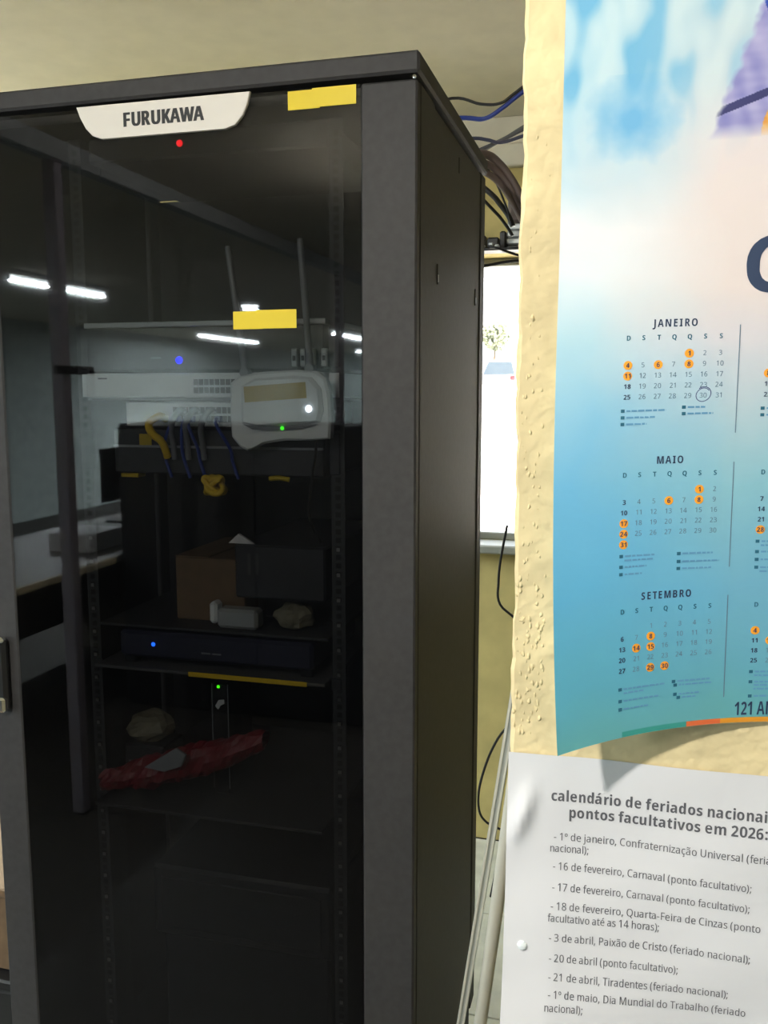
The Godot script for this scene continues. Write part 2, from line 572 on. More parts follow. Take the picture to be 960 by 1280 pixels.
# ------------------------------------------------------------------ outside the window
func outdoors():
	# a pale forecourt rising away from the window
	var st := mb()
	var prof := [[-3.2, -0.3], [-12.0, 0.2], [-34.5, 1.84], [-37.5, 1.55], [-44.0, 1.55], [-60.0, 1.9], [-120.0, 2.2]]
	for k in prof.size() - 1:
		var a: Array = prof[k]
		var b: Array = prof[k + 1]
		quad(st, Vector3(-70, a[1], a[0]), Vector3(50, a[1], a[0]), Vector3(50, b[1], b[0]), Vector3(-70, b[1], b[0]), Vector3.UP)
	struct("ground_outside", st, M.outdoor, "pale sunlit ground outside the window")
	# a parked car, far off and washed out
	var c := Vector3(-5.45, 1.555, -40.0)
	var t := thing("parked_car", "distant silver car parked outside the window, washed out by daylight", "car", c)
	var silver := plain(rgb(168, 174, 178), 0.35)
	var g := plain(rgb(44, 52, 58), 0.15)
	var W := 0.80
	st = mb()
	box(st, c + Vector3(-W, 0.22, -1.9), c + Vector3(W, 0.72, 1.9), 0.12)
	obj("body", st, silver, t)
	st = mb()
	var lowr := [Vector3(-0.76, 0.70, 1.3), Vector3(0.76, 0.70, 1.3), Vector3(0.76, 0.70, -1.1), Vector3(-0.76, 0.70, -1.1)]
	var upr := [Vector3(-0.52, 1.36, 0.7), Vector3(0.52, 1.36, 0.7), Vector3(0.52, 1.36, -0.6), Vector3(-0.52, 1.36, -0.6)]
	for k in 4:
		var i := (k + 1) % 4
		quad(st, c + lowr[k], c + lowr[i], c + upr[i], c + upr[k], (lowr[k] + lowr[i]) * Vector3(1, 0, 1))
	quad(st, c + upr[0], c + upr[1], c + upr[2], c + upr[3], Vector3.UP)
	obj("cabin", st, silver, t)
	st = mb()
	var push := Vector3(0, 0.0, 0.012)
	quad(st, c + Vector3(-0.70, 0.715, 1.281) + push, c + Vector3(0.70, 0.715, 1.281) + push, c + Vector3(0.50, 1.30, 0.7545) + push, c + Vector3(-0.50, 1.30, 0.7545) + push, Vector3(0, 0.5, 1))
	obj("rear_window", st, g, t)
	for s in [-1, 1]:
		obj("tail_light", bx(c.x + s * 0.68 - 0.1, c.x + s * 0.68 + 0.1, c.y + 0.5, c.y + 0.68, c.z + 1.84, c.z + 1.93, 0.02), plain(rgb(176, 28, 34), 0.3), t)
		for z in [-1.25, 1.25]:
			st = mb()
			lathe(st, c + Vector3(s * 0.66, 0.3, z), Vector3(s, 0, 0), [[0.001, -0.1], [0.29, -0.1], [0.31, -0.06], [0.31, 0.06], [0.29, 0.1], [0.16, 0.12], [0.001, 0.12]], 16)
			obj("wheel", st, M.black_plastic, t)
	obj("bumper", bx(c.x - 0.82, c.x + 0.82, c.y + 0.2, c.y + 0.42, c.z + 1.82, c.z + 1.99, 0.05), silver, t)
	# a low pale wall and a pale tree beyond
	tag(obj("garden_wall", bx(-30, 18, 1.7, 3.15, -50.3, -50.0), M.outdoor), "low pale garden wall behind the parked car", "wall")
	var tr := thing("small_tree", "small pale tree seen through the bright window above the car", "tree", Vector3(-7.9, 1.9, -54))
	st = mb()
	tube(st, [Vector3(-7.9, 1.8, -54), Vector3(-7.85, 3.4, -54), Vector3(-7.8, 4.6, -54)], 0.09, 8, 3, 0.05)
	obj("trunk", st, plain(rgb(96, 82, 66), 0.9), tr)
	st = mb()
	for k in 600:
		var d := Vector3(rng.randfn(), rng.randfn() * 0.85, rng.randfn())
		d = d.normalized() * pow(rng.randf(), 0.5) * 0.85
		var p := Vector3(-7.8, 4.85, -54) + d
		var u := Vector3(rng.randfn(), rng.randfn(), rng.randfn()).normalized() * 0.2
		var v := u.cross(Vector3(rng.randfn(), rng.randfn(), rng.randfn())).normalized() * 0.13
		quad(st, p - u, p - v, p + u, p + v, Vector3.UP)
	var leaf := plain(rgb(126, 132, 108), 0.8)
	leaf.backlight_enabled = true
	leaf.backlight = Color(0.25, 0.25, 0.22)
	var lv := obj("foliage", st, leaf, tr)
	lv.set_meta("kind", "stuff")

# ------------------------------------------------------------------ the rack
const RX0 := -1.118
const RX1 := -0.316
const RZ0 := -1.35      # front of the door
const RZ1 := -2.0       # rear
const RTOP := 2.045

func rack():
	var t := thing("server_rack", "tall dark grey server rack cabinet with smoked glass door", "server rack", Vector3((RX0 + RX1) / 2, 0, (RZ0 + RZ1) / 2))
	# top cover, a little proud of the sides
	var st := mb()
	box(st, Vector3(RX0 - 0.003, 2.014, RZ1 - 0.004), Vector3(RX1 + 0.004, RTOP, RZ0 + 0.004), 0.004)
	obj("top_cover", st, M.rack, t)
	obj("roof_panel", bx(RX0 + 0.02, RX1 - 0.02, 1.996, 2.010, RZ1 + 0.02, RZ0 - 0.03), M.rack, t, "underside of the rack roof")
	obj("cover_screw", lathe_of(Vector3(RX1 - 0.004, 2.008, RZ0 + 0.001), Vector3(0, 0, 1), [[0.001, 0.0], [0.003, 0.0], [0.003, 0.0015], [0.001, 0.002]]), M.chrome, t, "small bright screw at the corner")
	# plinth and floor
	obj("plinth", bx(RX0 + 0.016, RX1 - 0.016, 0.0, 0.09, RZ1 + 0.005, RZ0 - 0.02, 0.003), M.rack, t)
	obj("bottom_panel", bx(RX0 + 0.02, RX1 - 0.02, 0.092, 0.10, RZ1 + 0.02, RZ0 - 0.03), M.rack_in, t)
	# corner posts
	for x in [RX0, RX1 - 0.022]:
		obj("corner_post", bx(x, x + 0.022, 0.09, 2.008, RZ0 - 0.128, RZ0 - 0.024, 0.003), M.rack, t)
		obj("corner_post", bx(x, x + 0.022, 0.09, 2.008, RZ1, RZ1 + 0.055, 0.003), M.rack, t)
	# side panels set in a few millimetres, each with two latch slots
	for s in [[RX0 + 0.002, RX0 + 0.014, -1], [RX1 - 0.014, RX1 - 0.002, 1]]:
		var sp := obj("side_panel", bx(s[0], s[1], 0.03, 2.004, RZ1 + 0.058, RZ0 - 0.131, 0.002), M.rack, t)
		var xo: float = s[1] if s[2] > 0 else s[0]
		for z in [-1.512, -1.895]:
			obj("latch_slot", bx(xo - 0.001, xo + 0.001, 1.729, 1.762, z - 0.004, z + 0.004), M.gap, sp, "small dark latch slot")
			obj("latch", bx(xo - 0.001, xo + 0.002, 1.733, 1.745, z - 0.002, z + 0.002), M.zinc, sp)
		obj("latch_slot", bx(xo - 0.001, xo + 0.001, 1.95, 1.978, -1.700, -1.696), M.gap, sp)
	obj("rear_panel", bx(RX0 + 0.022, RX1 - 0.022, 0.10, 1.995, RZ1 + 0.004, RZ1 + 0.012), M.rack_in, t)
	# the door: stiles, smoked pane, lock
	var stile_r := [-0.403, RX1]
	var stile_l := [RX0, -1.054]
	var door := obj("door", bx(stile_r[0], stile_r[1], 0.095, 2.006, RZ0 - 0.022, RZ0, 0.003), M.rack, t, "right stile of the glass door")
	obj("door_stile", bx(stile_l[0], stile_l[1], 0.095, 2.006, RZ0 - 0.022, RZ0, 0.003), M.rack, door)
	obj("door_rail", bx(stile_l[1], stile_r[0], 0.095, 0.20, RZ0 - 0.022, RZ0, 0.003), M.rack, door)
	obj("door_glass", bx(stile_l[1] + 0.0005, stile_r[0] - 0.0005, 0.2005, 2.006, RZ0 - 0.006, RZ0 - 0.001), M.smoked, door, "smoked glass pane reflecting the room")
	# swing handle on the left stile
	var hx := -1.087
	var hd := obj("door_handle", bx(hx - 0.014, hx + 0.015, 0.972, 1.108, RZ0 + 0.0005, RZ0 + 0.018, 0.006), M.black_plastic, door, "black swing handle with chrome ends")
	obj("handle_cap", bx(hx - 0.013, hx + 0.0145, 1.100, 1.112, RZ0 + 0.004, RZ0 + 0.021, 0.005), M.chrome, hd)
	obj("handle_lock", bx(hx - 0.012, hx + 0.0135, 0.972, 1.0, RZ0 + 0.004, RZ0 + 0.024, 0.004), M.chrome, hd)
	# badge under the top cover
	st = mb()
	var y1 := 2.008
	var y0 := 1.956
	var out := PackedVector2Array([Vector2(-0.884, y1), Vector2(-0.878, 1.992), Vector2(-0.868, 1.974), Vector2(-0.856, 1.962), Vector2(-0.840, y0), Vector2(-0.622, y0), Vector2(-0.605, 1.961), Vector2(-0.592, 1.974), Vector2(-0.584, 1.990), Vector2(-0.579, y1)])
	slab(st, out, RZ0 - 0.0009, RZ0 + 0.005, 0.0012)
	var bd := obj("badge", st, M.badge, t, "white maker's badge with rounded lower corners")
	st = mb()
	for e in [-0.0009, -0.0003, 0.0003, 0.0009]:
		letters(st, "FURUKAWA", sans_bold, 0.0215, Vector2(-0.7275 + e, 1.9715), func(x, y): return Vector3(x, y, RZ0 + 0.0054 + e * 0.1), 0.5, 1.0, 0.140)
	obj("badge_lettering", st, M.ink, bd, "bold dark capital lettering")
	# front mounting rails with square holes
	for x in [-0.972, -0.487]:
		st = mb()
		box(st, Vector3(x, 0.11, -1.452), Vector3(x + 0.024, 1.99, -1.449))
		box(st, Vector3(x if x > -0.6 else x + 0.021, 0.11, -1.51), Vector3(x + 0.003 if x > -0.6 else x + 0.024, 1.99, -1.452))
		var r := obj("mounting_rail", st, M.rack_in, t)
		st = mb()
		for k in 124:
			var y := 0.13 + k * 0.0149
			box(st, Vector3(x + 0.0075, y, -1.4495), Vector3(x + 0.0165, y + 0.009, -1.4485))
		var h := obj("rail_holes", st, M.gap, r)
		h.set_meta("kind", "stuff")
		st = mb()
		for k in 26:
			var y := 0.16 + k * 0.0447
			box(st, Vector3(x + 0.009, y, -1.4485), Vector3(x + 0.015, y + 0.006, -1.4465))
		var c := obj("cage_nuts", st, M.zinc, r)
		c.set_meta("kind", "stuff")
	# fan tray under the roof, with a red light
	obj("fan_tray", bx(-0.94, -0.49, 1.950, 1.994, -1.80, -1.46, 0.004), M.rack_in, t)
	st = mb()
	lathe(st, Vector3(-0.760, 1.973, -1.4598), Vector3(0, 0, 1), [[0.001, 0], [0.006, 0], [0.005, 0.003], [0.001, 0.004]], 12)
	obj("red_lamp", st, glow(Color(1.0, 0.05, 0.12), 2.2), t, "small red indicator light")
	# yellow tape labels on the glass, each of two overlapping pieces
	label_tape("yellow_label", "bright yellow tape label at top corner of the glass door", -0.519, -0.410, 1.9765, 2.0055, 0.0)
	label_tape("yellow_label", "yellow tape label on the glass in front of the router antennas", -0.6175, -0.5095, 1.6495, 1.679, 0.002)

func label_tape(called, label, x0, x1, y0, y1, tilt):
	var zf := RZ0 - 0.001
	var t := thing(called, label, "label", Vector3((x0 + x1) / 2, y0, zf), "yellow tape labels")
	var xm: float = lerpf(x0, x1, 0.47)
	obj("tape_piece", bx(x0, xm, y0, y1 - 0.0015, zf + 0.0002, zf + 0.0006), M.tape, t)
	obj("tape_piece", bx(xm - 0.012, x1, y0 + 0.0015 - tilt * 0.5, y1, zf + 0.0007, zf + 0.0011), M.tape, t)

func lathe_of(at: Vector3, axis: Vector3, prof: Array, sides := 16) -> SurfaceTool:
	var st := mb()
	lathe(st, at, axis, prof, sides)
	return st

func led(called, at: Vector3, r: float, c: Color, energy: float, parent, label := ""):
	return obj(called, lathe_of(at, Vector3(0, 0, 1), [[0.0005, 0], [r, 0], [r * 0.8, r * 0.5], [0.0005, r * 0.7]], 12), glow(c, energy), parent, label)

# a block of network sockets, each a frame with a dark opening
func ports(parent: Node3D, x0: float, x1: float, y0: float, y1: float, z: float, cols: int, rows: int):
	var pw := (x1 - x0) / cols
	var ph := (y1 - y0) / rows
	for r in rows:
		for c in cols:
			var x := x0 + c * pw
			var y := y0 + r * ph
			obj("port", bx(x + pw * 0.1, x + pw * 0.9, y + ph * 0.14, y + ph * 0.86, z + 0.0003, z + 0.0012), M.port, parent)

func ears(parent: Node3D, y0: float, y1: float, m: Material):
	for x in [-0.962, -0.489]:
		obj("rack_ear", bx(x, x + 0.018, y0, y1, -1.4483, -1.4455, 0.0008), m, parent)

func rack_contents():
	var zf := -1.435
	# grey unit with a silver top edge and a blue light
	var t := thing("network_appliance", "grey rack unit with silver top edge and glowing blue light", "network device", Vector3(-0.718, 1.588, -1.6))
	obj("case", bx(-0.942, -0.494, 1.588, 1.662, -1.78, zf, 0.002), M.device_grey, t)
	obj("top_edge", bx(-0.946, -0.490, 1.6625, 1.6715, -1.78, zf + 0.001, 0.001), M.silver, t, "pale silver top edge")
	ears(t, 1.592, 1.660, M.device_grey)
	led("blue_lamp", Vector3(-0.760, 1.605, zf), 0.0068, Color(0.02, 0.05, 1.0), 8.0, t, "glowing blue indicator")
	obj("marking", bx(-0.815, -0.795, 1.608, 1.6105, zf, zf + 0.0006), M.grey_plastic, t)
	# two white switches
	t = thing("network_switch", "wide white network switch with port block beside router", "network switch", Vector3(-0.718, 1.540, -1.6), "white switches in the rack")
	obj("case", bx(-0.944, -0.492, 1.540, 1.583, -1.70, zf + 0.003, 0.002), M.white_plastic, t)
	obj("base_line", bx(-0.944, -0.492, 1.5355, 1.5395, -1.70, zf, 0.0), M.grey_plastic, t)
	ears(t, 1.541, 1.582, M.white_plastic)
	ports(t, -0.733, -0.560, 1.546, 1.574, zf + 0.003, 17, 2)
	obj("marking", bx(-0.920, -0.902, 1.5725, 1.5750, zf + 0.003, zf + 0.0036), M.text_grey, t)
	t = thing("network_switch", "shorter white network switch with patch cables plugged in", "network switch", Vector3(-0.69, 1.490, -1.6), "white switches in the rack")
	obj("case", bx(-0.868, -0.514, 1.490, 1.532, -1.66, zf + 0.001, 0.002), M.white_plastic, t)
	ports(t, -0.775, -0.545, 1.496, 1.526, zf + 0.001, 22, 2)
	# patch cables: blue, grey and yellow, looping down from the second switch
	var k := 0
	var gl := ["grey network cable bulging from left ports of lower switch", "grey network cable bulging from middle ports of lower switch", "grey network cable bulging beside the router"]
	for x in [-0.752, -0.725, -0.695]:
		var st := mb()
		tube(st, [Vector3(x, 1.517, zf), Vector3(x, 1.519, zf + 0.018), Vector3(x - 0.008, 1.505, zf + 0.027), Vector3(x - 0.016, 1.485, zf + 0.022), Vector3(x - 0.02, 1.46, zf + 0.008), Vector3(x - 0.02, 1.432, zf + 0.004)], 0.0055, 8, 5)
		var c := thing("grey_cable", gl[k], "cable", Vector3(x, 1.432, zf), "grey patch cables")
		obj("cable", st, M.grey_cable, c)
		obj("plug", bx(x - 0.005, x + 0.005, 1.512, 1.523, zf + 0.0025, zf + 0.014, 0.001), M.white_plastic, c)
		k += 1
	var bl := ["blue patch cable nearest the yellow cable loop", "blue patch cable crossing in the middle of the lower switch", "blue patch cable leaning right below lower switch", "blue patch cable beside the router's left edge"]
	k = 0
	for d in [[-0.762, -0.788], [-0.742, -0.752], [-0.735, -0.722], [-0.684, -0.660]]:
		var st := mb()
		tube(st, [Vector3(d[0], 1.503, zf), Vector3(d[0], 1.503, zf + 0.02), Vector3(lerpf(d[0], d[1], 0.3), 1.488, zf + 0.026), Vector3(d[1], 1.452, zf + 0.014), Vector3(d[1], 1.43, zf + 0.006), Vector3(d[1] + 0.01, 1.40, zf + 0.006)], 0.003, 8, 5)
		var c := thing("blue_cable", bl[k], "cable", Vector3(d[0], 1.40, zf), "blue patch cables")
		obj("cable", st, M.blue_cable, c)
		obj("plug", bx(d[0] - 0.005, d[0] + 0.005, 1.498, 1.509, zf + 0.0025, zf + 0.014, 0.001), M.blue_cable, c)
		k += 1
	var st := mb()
	tube(st, [Vector3(-0.79, 1.503, zf), Vector3(-0.79, 1.508, zf + 0.022), Vector3(-0.805, 1.496, zf + 0.032), Vector3(-0.80, 1.478, zf + 0.030), Vector3(-0.786, 1.463, zf + 0.022), Vector3(-0.784, 1.436, zf + 0.008)], 0.007, 8, 5)
	tag(obj("yellow_cable", st, M.yellow_cable), "yellow cable looping out of the lower white switch", "cable")
	tag(obj("yellow_tag", bx(-0.842, -0.818, 1.454, 1.476, -1.4335, -1.4325), M.tape_old), "small yellow tag on the black unit below the switches", "label")
	# black units below
	t = thing("black_rack_unit", "black rack unit directly below the white switches", "rack unit", Vector3(-0.69, 1.405, -1.55))
	obj("case", bx(-0.896, -0.494, 1.405, 1.486, -1.75, -1.436, 0.003), M.device_dark, t)
	obj("front_lip", bx(-0.894, -0.496, 1.452, 1.456, -1.4355, -1.431), M.grey_plastic, t)
	ears(t, 1.41, 1.48, M.device_dark)
	tag(obj("yellow_strip", bx(-0.882, -0.848, 1.398, 1.4045, -1.46, -1.434), M.tape_old), "short yellow strip under left end of black unit", "label")
	# a yellow wire knot and a yellow stub hanging below
	st = mb()
	var kn := []
	for j in 40:
		var a := j * 0.9
		kn.append(Vector3(-0.696 + 0.014 * cos(a) + 0.004 * sin(j * 0.37), 1.388 + 0.014 * sin(a * 0.83 + 0.5), -1.43 + 0.010 * cos(a * 0.61)))
	tube(st, kn, 0.005, 7, 3)
	tube(st, [kn[0], Vector3(-0.70, 1.395, -1.44), Vector3(-0.705, 1.404, -1.47)], 0.003, 6, 3)
	tag(obj("yellow_cable_knot", st, M.yellow_cable), "bright yellow knot of cable hanging under the black unit", "cable")
	st = mb()
	tube(st, [Vector3(-0.592, 1.402, -1.43), Vector3(-0.574, 1.404, -1.428), Vector3(-0.556, 1.401, -1.43)], 0.0045, 7, 3)
	tag(obj("yellow_stub", st, M.tape_old), "short yellow cable stub below the router", "cable")
	# the router: a white rounded case with two aerials, hung in front of the switches
	router()
	# a shelf with a white leaflet, a box and dark gear
	var sh := thing("rack_shelf", "upper dark rack shelf carrying boxes and white card", "shelf", Vector3(-0.718, 1.118, -1.6))
	obj("shelf_plate", bx(-0.944, -0.492, 1.118, 1.123, -1.85, -1.44, 0.001), M.rack_in, sh)
	t = thing("cardboard_box", "brown cardboard box inside the rack on upper shelf", "box", Vector3(-0.74, 1.123, -1.6))
	obj("body", bx(-0.815, -0.675, 1.1235, 1.243, -1.72, -1.50, 0.002), M.cardboard, t)
	obj("flap", bx(-0.815, -0.747, 1.2435, 1.2455, -1.72, -1.50), M.cardboard, t)
	st = mb()
	slab(st, PackedVector2Array([Vector2(-0.684, 1.282), Vector2(-0.665, 1.299), Vector2(-0.652, 1.292), Vector2(-0.636, 1.282)]), -1.462, -1.455, 0.0)
	tag(obj("white_card", st, M.paper), "small folded white card lying on black equipment", "card")
	t = thing("black_power_unit", "large black box under the white card in the rack", "power unit", Vector3(-0.60, 1.123, -1.6))
	obj("case", bx(-0.672, -0.50, 1.1835, 1.2815, -1.80, -1.452, 0.004), M.device_dark, t)
	obj("foot_block", bx(-0.66, -0.512, 1.1235, 1.183, -1.80, -1.56, 0.002), M.device_dark, t)
	st = mb()
	box(st, Vector3(-0.712, 1.1235, -1.49), Vector3(-0.632, 1.160, -1.455), 0.006)
	t = thing("white_adapter", "pale plastic adapter lying on the upper shelf", "adapter", Vector3(-0.67, 1.1235, -1.47))
	obj("case", st, M.silver, t)
	obj("white_end", bx(-0.728, -0.7125, 1.13, 1.17, -1.487, -1.458, 0.005), M.white_plastic, t)
	lump("paper_ball", "pale crumpled paper lying at right on the upper shelf", Vector3(-0.572, 1.1475, -1.49), Vector3(0.036, 0.0245, 0.03), 3)
	# dark device with a blue light
	t = thing("dark_router", "flat dark network device with bright blue light", "network device", Vector3(-0.71, 1.048, -1.55))
	obj("case", bx(-0.902, -0.520, 1.062, 1.112, -1.70, -1.437, 0.006), M.device_navy, t)
	led("blue_lamp", Vector3(-0.831, 1.089, -1.437), 0.0040, Color(0.1, 0.35, 1.0), 6.0, t, "bright blue indicator")
	st = mb()
	box(st, Vector3(-0.734, 1.0785, -1.4365), Vector3(-0.716, 1.0815, -1.4360))
	box(st, Vector3(-0.713, 1.0785, -1.4365), Vector3(-0.695, 1.0815, -1.4360))
	obj("marking", st, M.grey_plastic, t, "faint pale marking")
	for x in [-0.885, -0.535]:
		obj("foot", bx(x - 0.012, x + 0.012, 1.0485, 1.0625, -1.47, -1.445, 0.002), M.black_plastic, t)
	# lower shelf with yellow tape on its edge
	sh = thing("rack_shelf", "lower rack shelf with yellow tape along its front edge", "shelf", Vector3(-0.718, 1.04, -1.6))
	obj("shelf_plate", bx(-0.944, -0.492, 1.042, 1.048, -1.85, -1.42, 0.001), M.device_grey, sh)
	obj("edge_tape", bx(-0.752, -0.525, 1.0405, 1.0490, -1.4198, -1.4190), M.yellow_cable, sh, "yellow tape strip")
	ears(sh, 1.03, 1.05, M.rack_in)
	# modem with a green light, roll of tape, red bag on a third shelf
	sh = thing("rack_shelf", "lowest dark rack shelf under the red bag", "shelf", Vector3(-0.718, 0.79, -1.6))
	obj("shelf_plate", bx(-0.944, -0.492, 0.780, 0.786, -1.85, -1.40, 0.001), M.rack_in, sh)
	t = thing("small_modem", "small upright black modem with green light and white sticker", "modem", Vector3(-0.724, 0.786, -1.5))
	obj("case", bx(-0.742, -0.708, 0.7865, 1.008, -1.60, -1.49, 0.004), M.black_plastic, t)
	st = mb()
	for e in [[-0.742, -0.7405], [-0.7095, -0.708]]: box(st, Vector3(e[0], 0.80, -1.4898), Vector3(e[1], 1.006, -1.4885))
	obj("edge_strip", st, M.grey_plastic, t)
	led("green_lamp", Vector3(-0.728, 1.0, -1.4898), 0.0032, Color(0.3, 1.0, 0.1), 3.0, t, "bright green indicator")
	st = mb()
	slab(st, PackedVector2Array([Vector2(-0.735, 0.962), Vector2(-0.728, 0.974), Vector2(-0.717, 0.976), Vector2(-0.716, 0.968), Vector2(-0.724, 0.964), Vector2(-0.729, 0.956)]), -1.4898, -1.4885)
	obj("sticker", st, M.white_plastic, t)
	t = thing("adapter_block", "black adapter block under crumpled paper at left", "adapter", Vector3(-0.896, 0.786, -1.53))
	obj("case", bx(-0.940, -0.852, 0.7865, 0.862, -1.58, -1.50, 0.004), M.device_dark, t)
	obj("label_plate", bx(-0.93, -0.90, 0.80, 0.83, -1.4998, -1.4992), M.grey_plastic, t)
	lump("paper_ball", "pale crumpled paper at left above the red bag", Vector3(-0.896, 0.8925, -1.53), Vector3(0.046, 0.030, 0.04), 8)
	red_bag()
	# the large dark unit near the bottom
	t = thing("battery_unit", "large dark grey unit low in the rack", "power unit", Vector3(-0.68, 0.10, -1.6))
	obj("case", bx(-0.87, -0.50, 0.49, 0.635, -1.85, -1.47, 0.006), M.device_dark, t)
	obj("lower_case", bx(-0.86, -0.51, 0.101, 0.489, -1.84, -1.49, 0.006), M.device_dark, t)
	obj("front_plate", bx(-0.85, -0.52, 0.51, 0.615, -1.4698, -1.466, 0.002), M.device_dark, t)

func lump(called, label, at: Vector3, r: Vector3, seed_: int):
	var t := thing(called, label, "paper", at - Vector3(0, r.y, 0), "crumpled paper in the rack")
	var n := FastNoiseLite.new()
	n.seed = seed_
	n.frequency = 1.1
	var st := mb()
	var g := []
	for i in 11:
		var row := []
		for j in 18:
			var th := PI * i / 10.0
			var ph := TAU * j / 18.0
			var d := Vector3(sin(th) * cos(ph), cos(th), sin(th) * sin(ph))
			var k := 1.0 + 0.32 * n.get_noise_3dv(d)
			row.append(at + Vector3(d.x * r.x * k, maxf(d.y * k, -0.96) * r.y, d.z * r.z * k))
		g.append(row)
	for i in 10:
		for j in 18:
			var q := (j + 1) % 18
			quad(st, g[i][j], g[i][q], g[i + 1][q], g[i + 1][j], (g[i][j] + g[i + 1][q]) / 2.0 - at)
	obj("paper", st, M.cream, t)

func red_bag():
	# a crumpled red plastic bag lying from lower left to upper right
	var st := mb()
	var nu := 34
	var nv := 14
	var n := FastNoiseLite.new()
	n.seed = 4
	n.frequency = 14.0
	n.fractal_octaves = 3
	var g := []
	for i in nu + 1:
		var u := float(i) / nu
		var c := Vector3(lerpf(-0.945, -0.610, u), lerpf(0.818, 0.932, u * u * 0.4 + u * 0.6), -1.432 - 0.008 * sin(u * PI))
		var ry := (0.016 + 0.016 * sin(u * PI))
		var row := []
		for j in nv:
			var a := TAU * j / nv
			var d := Vector3(0.1 * cos(a), sin(a), cos(a))
			var p := c + Vector3(0, d.y * ry, d.z * ry * 1.1)
			p += Vector3(0, d.y, d.z) * 0.012 * n.get_noise_3d(p.x * 2.0, p.y * 2.0, p.z * 2.0 + a)
			row.append(p)
		g.append(row)
	for i in nu:
		for j in nv:
			var q := (j + 1) % nv
			var m: Vector3 = (g[i][j] + g[i + 1][q]) / 2.0
			var cc := Vector3.ZERO
			for v in g[i]: cc += v / nv
			quad(st, g[i][j], g[i + 1][j], g[i + 1][q], g[i][q], m - cc)
	var t := thing("red_bag", "crumpled dark red plastic bag lying across the lowest shelf", "bag", Vector3(-0.78, 0.786, -1.46))
	obj("bag", st, M.red_bag, t)
	st = mb()
	slab(st, PackedVector2Array([Vector2(-0.83, 0.872), Vector2(-0.80, 0.892), Vector2(-0.765, 0.915), Vector2(-0.745, 0.905), Vector2(-0.755, 0.882), Vector2(-0.79, 0.868)]), -1.392, -1.387, 0.001)
	tag(obj("clear_wrapper", st, M.grey_plastic), "grey crumpled wrapper lying on the red bag beside the modem", "wrapper")

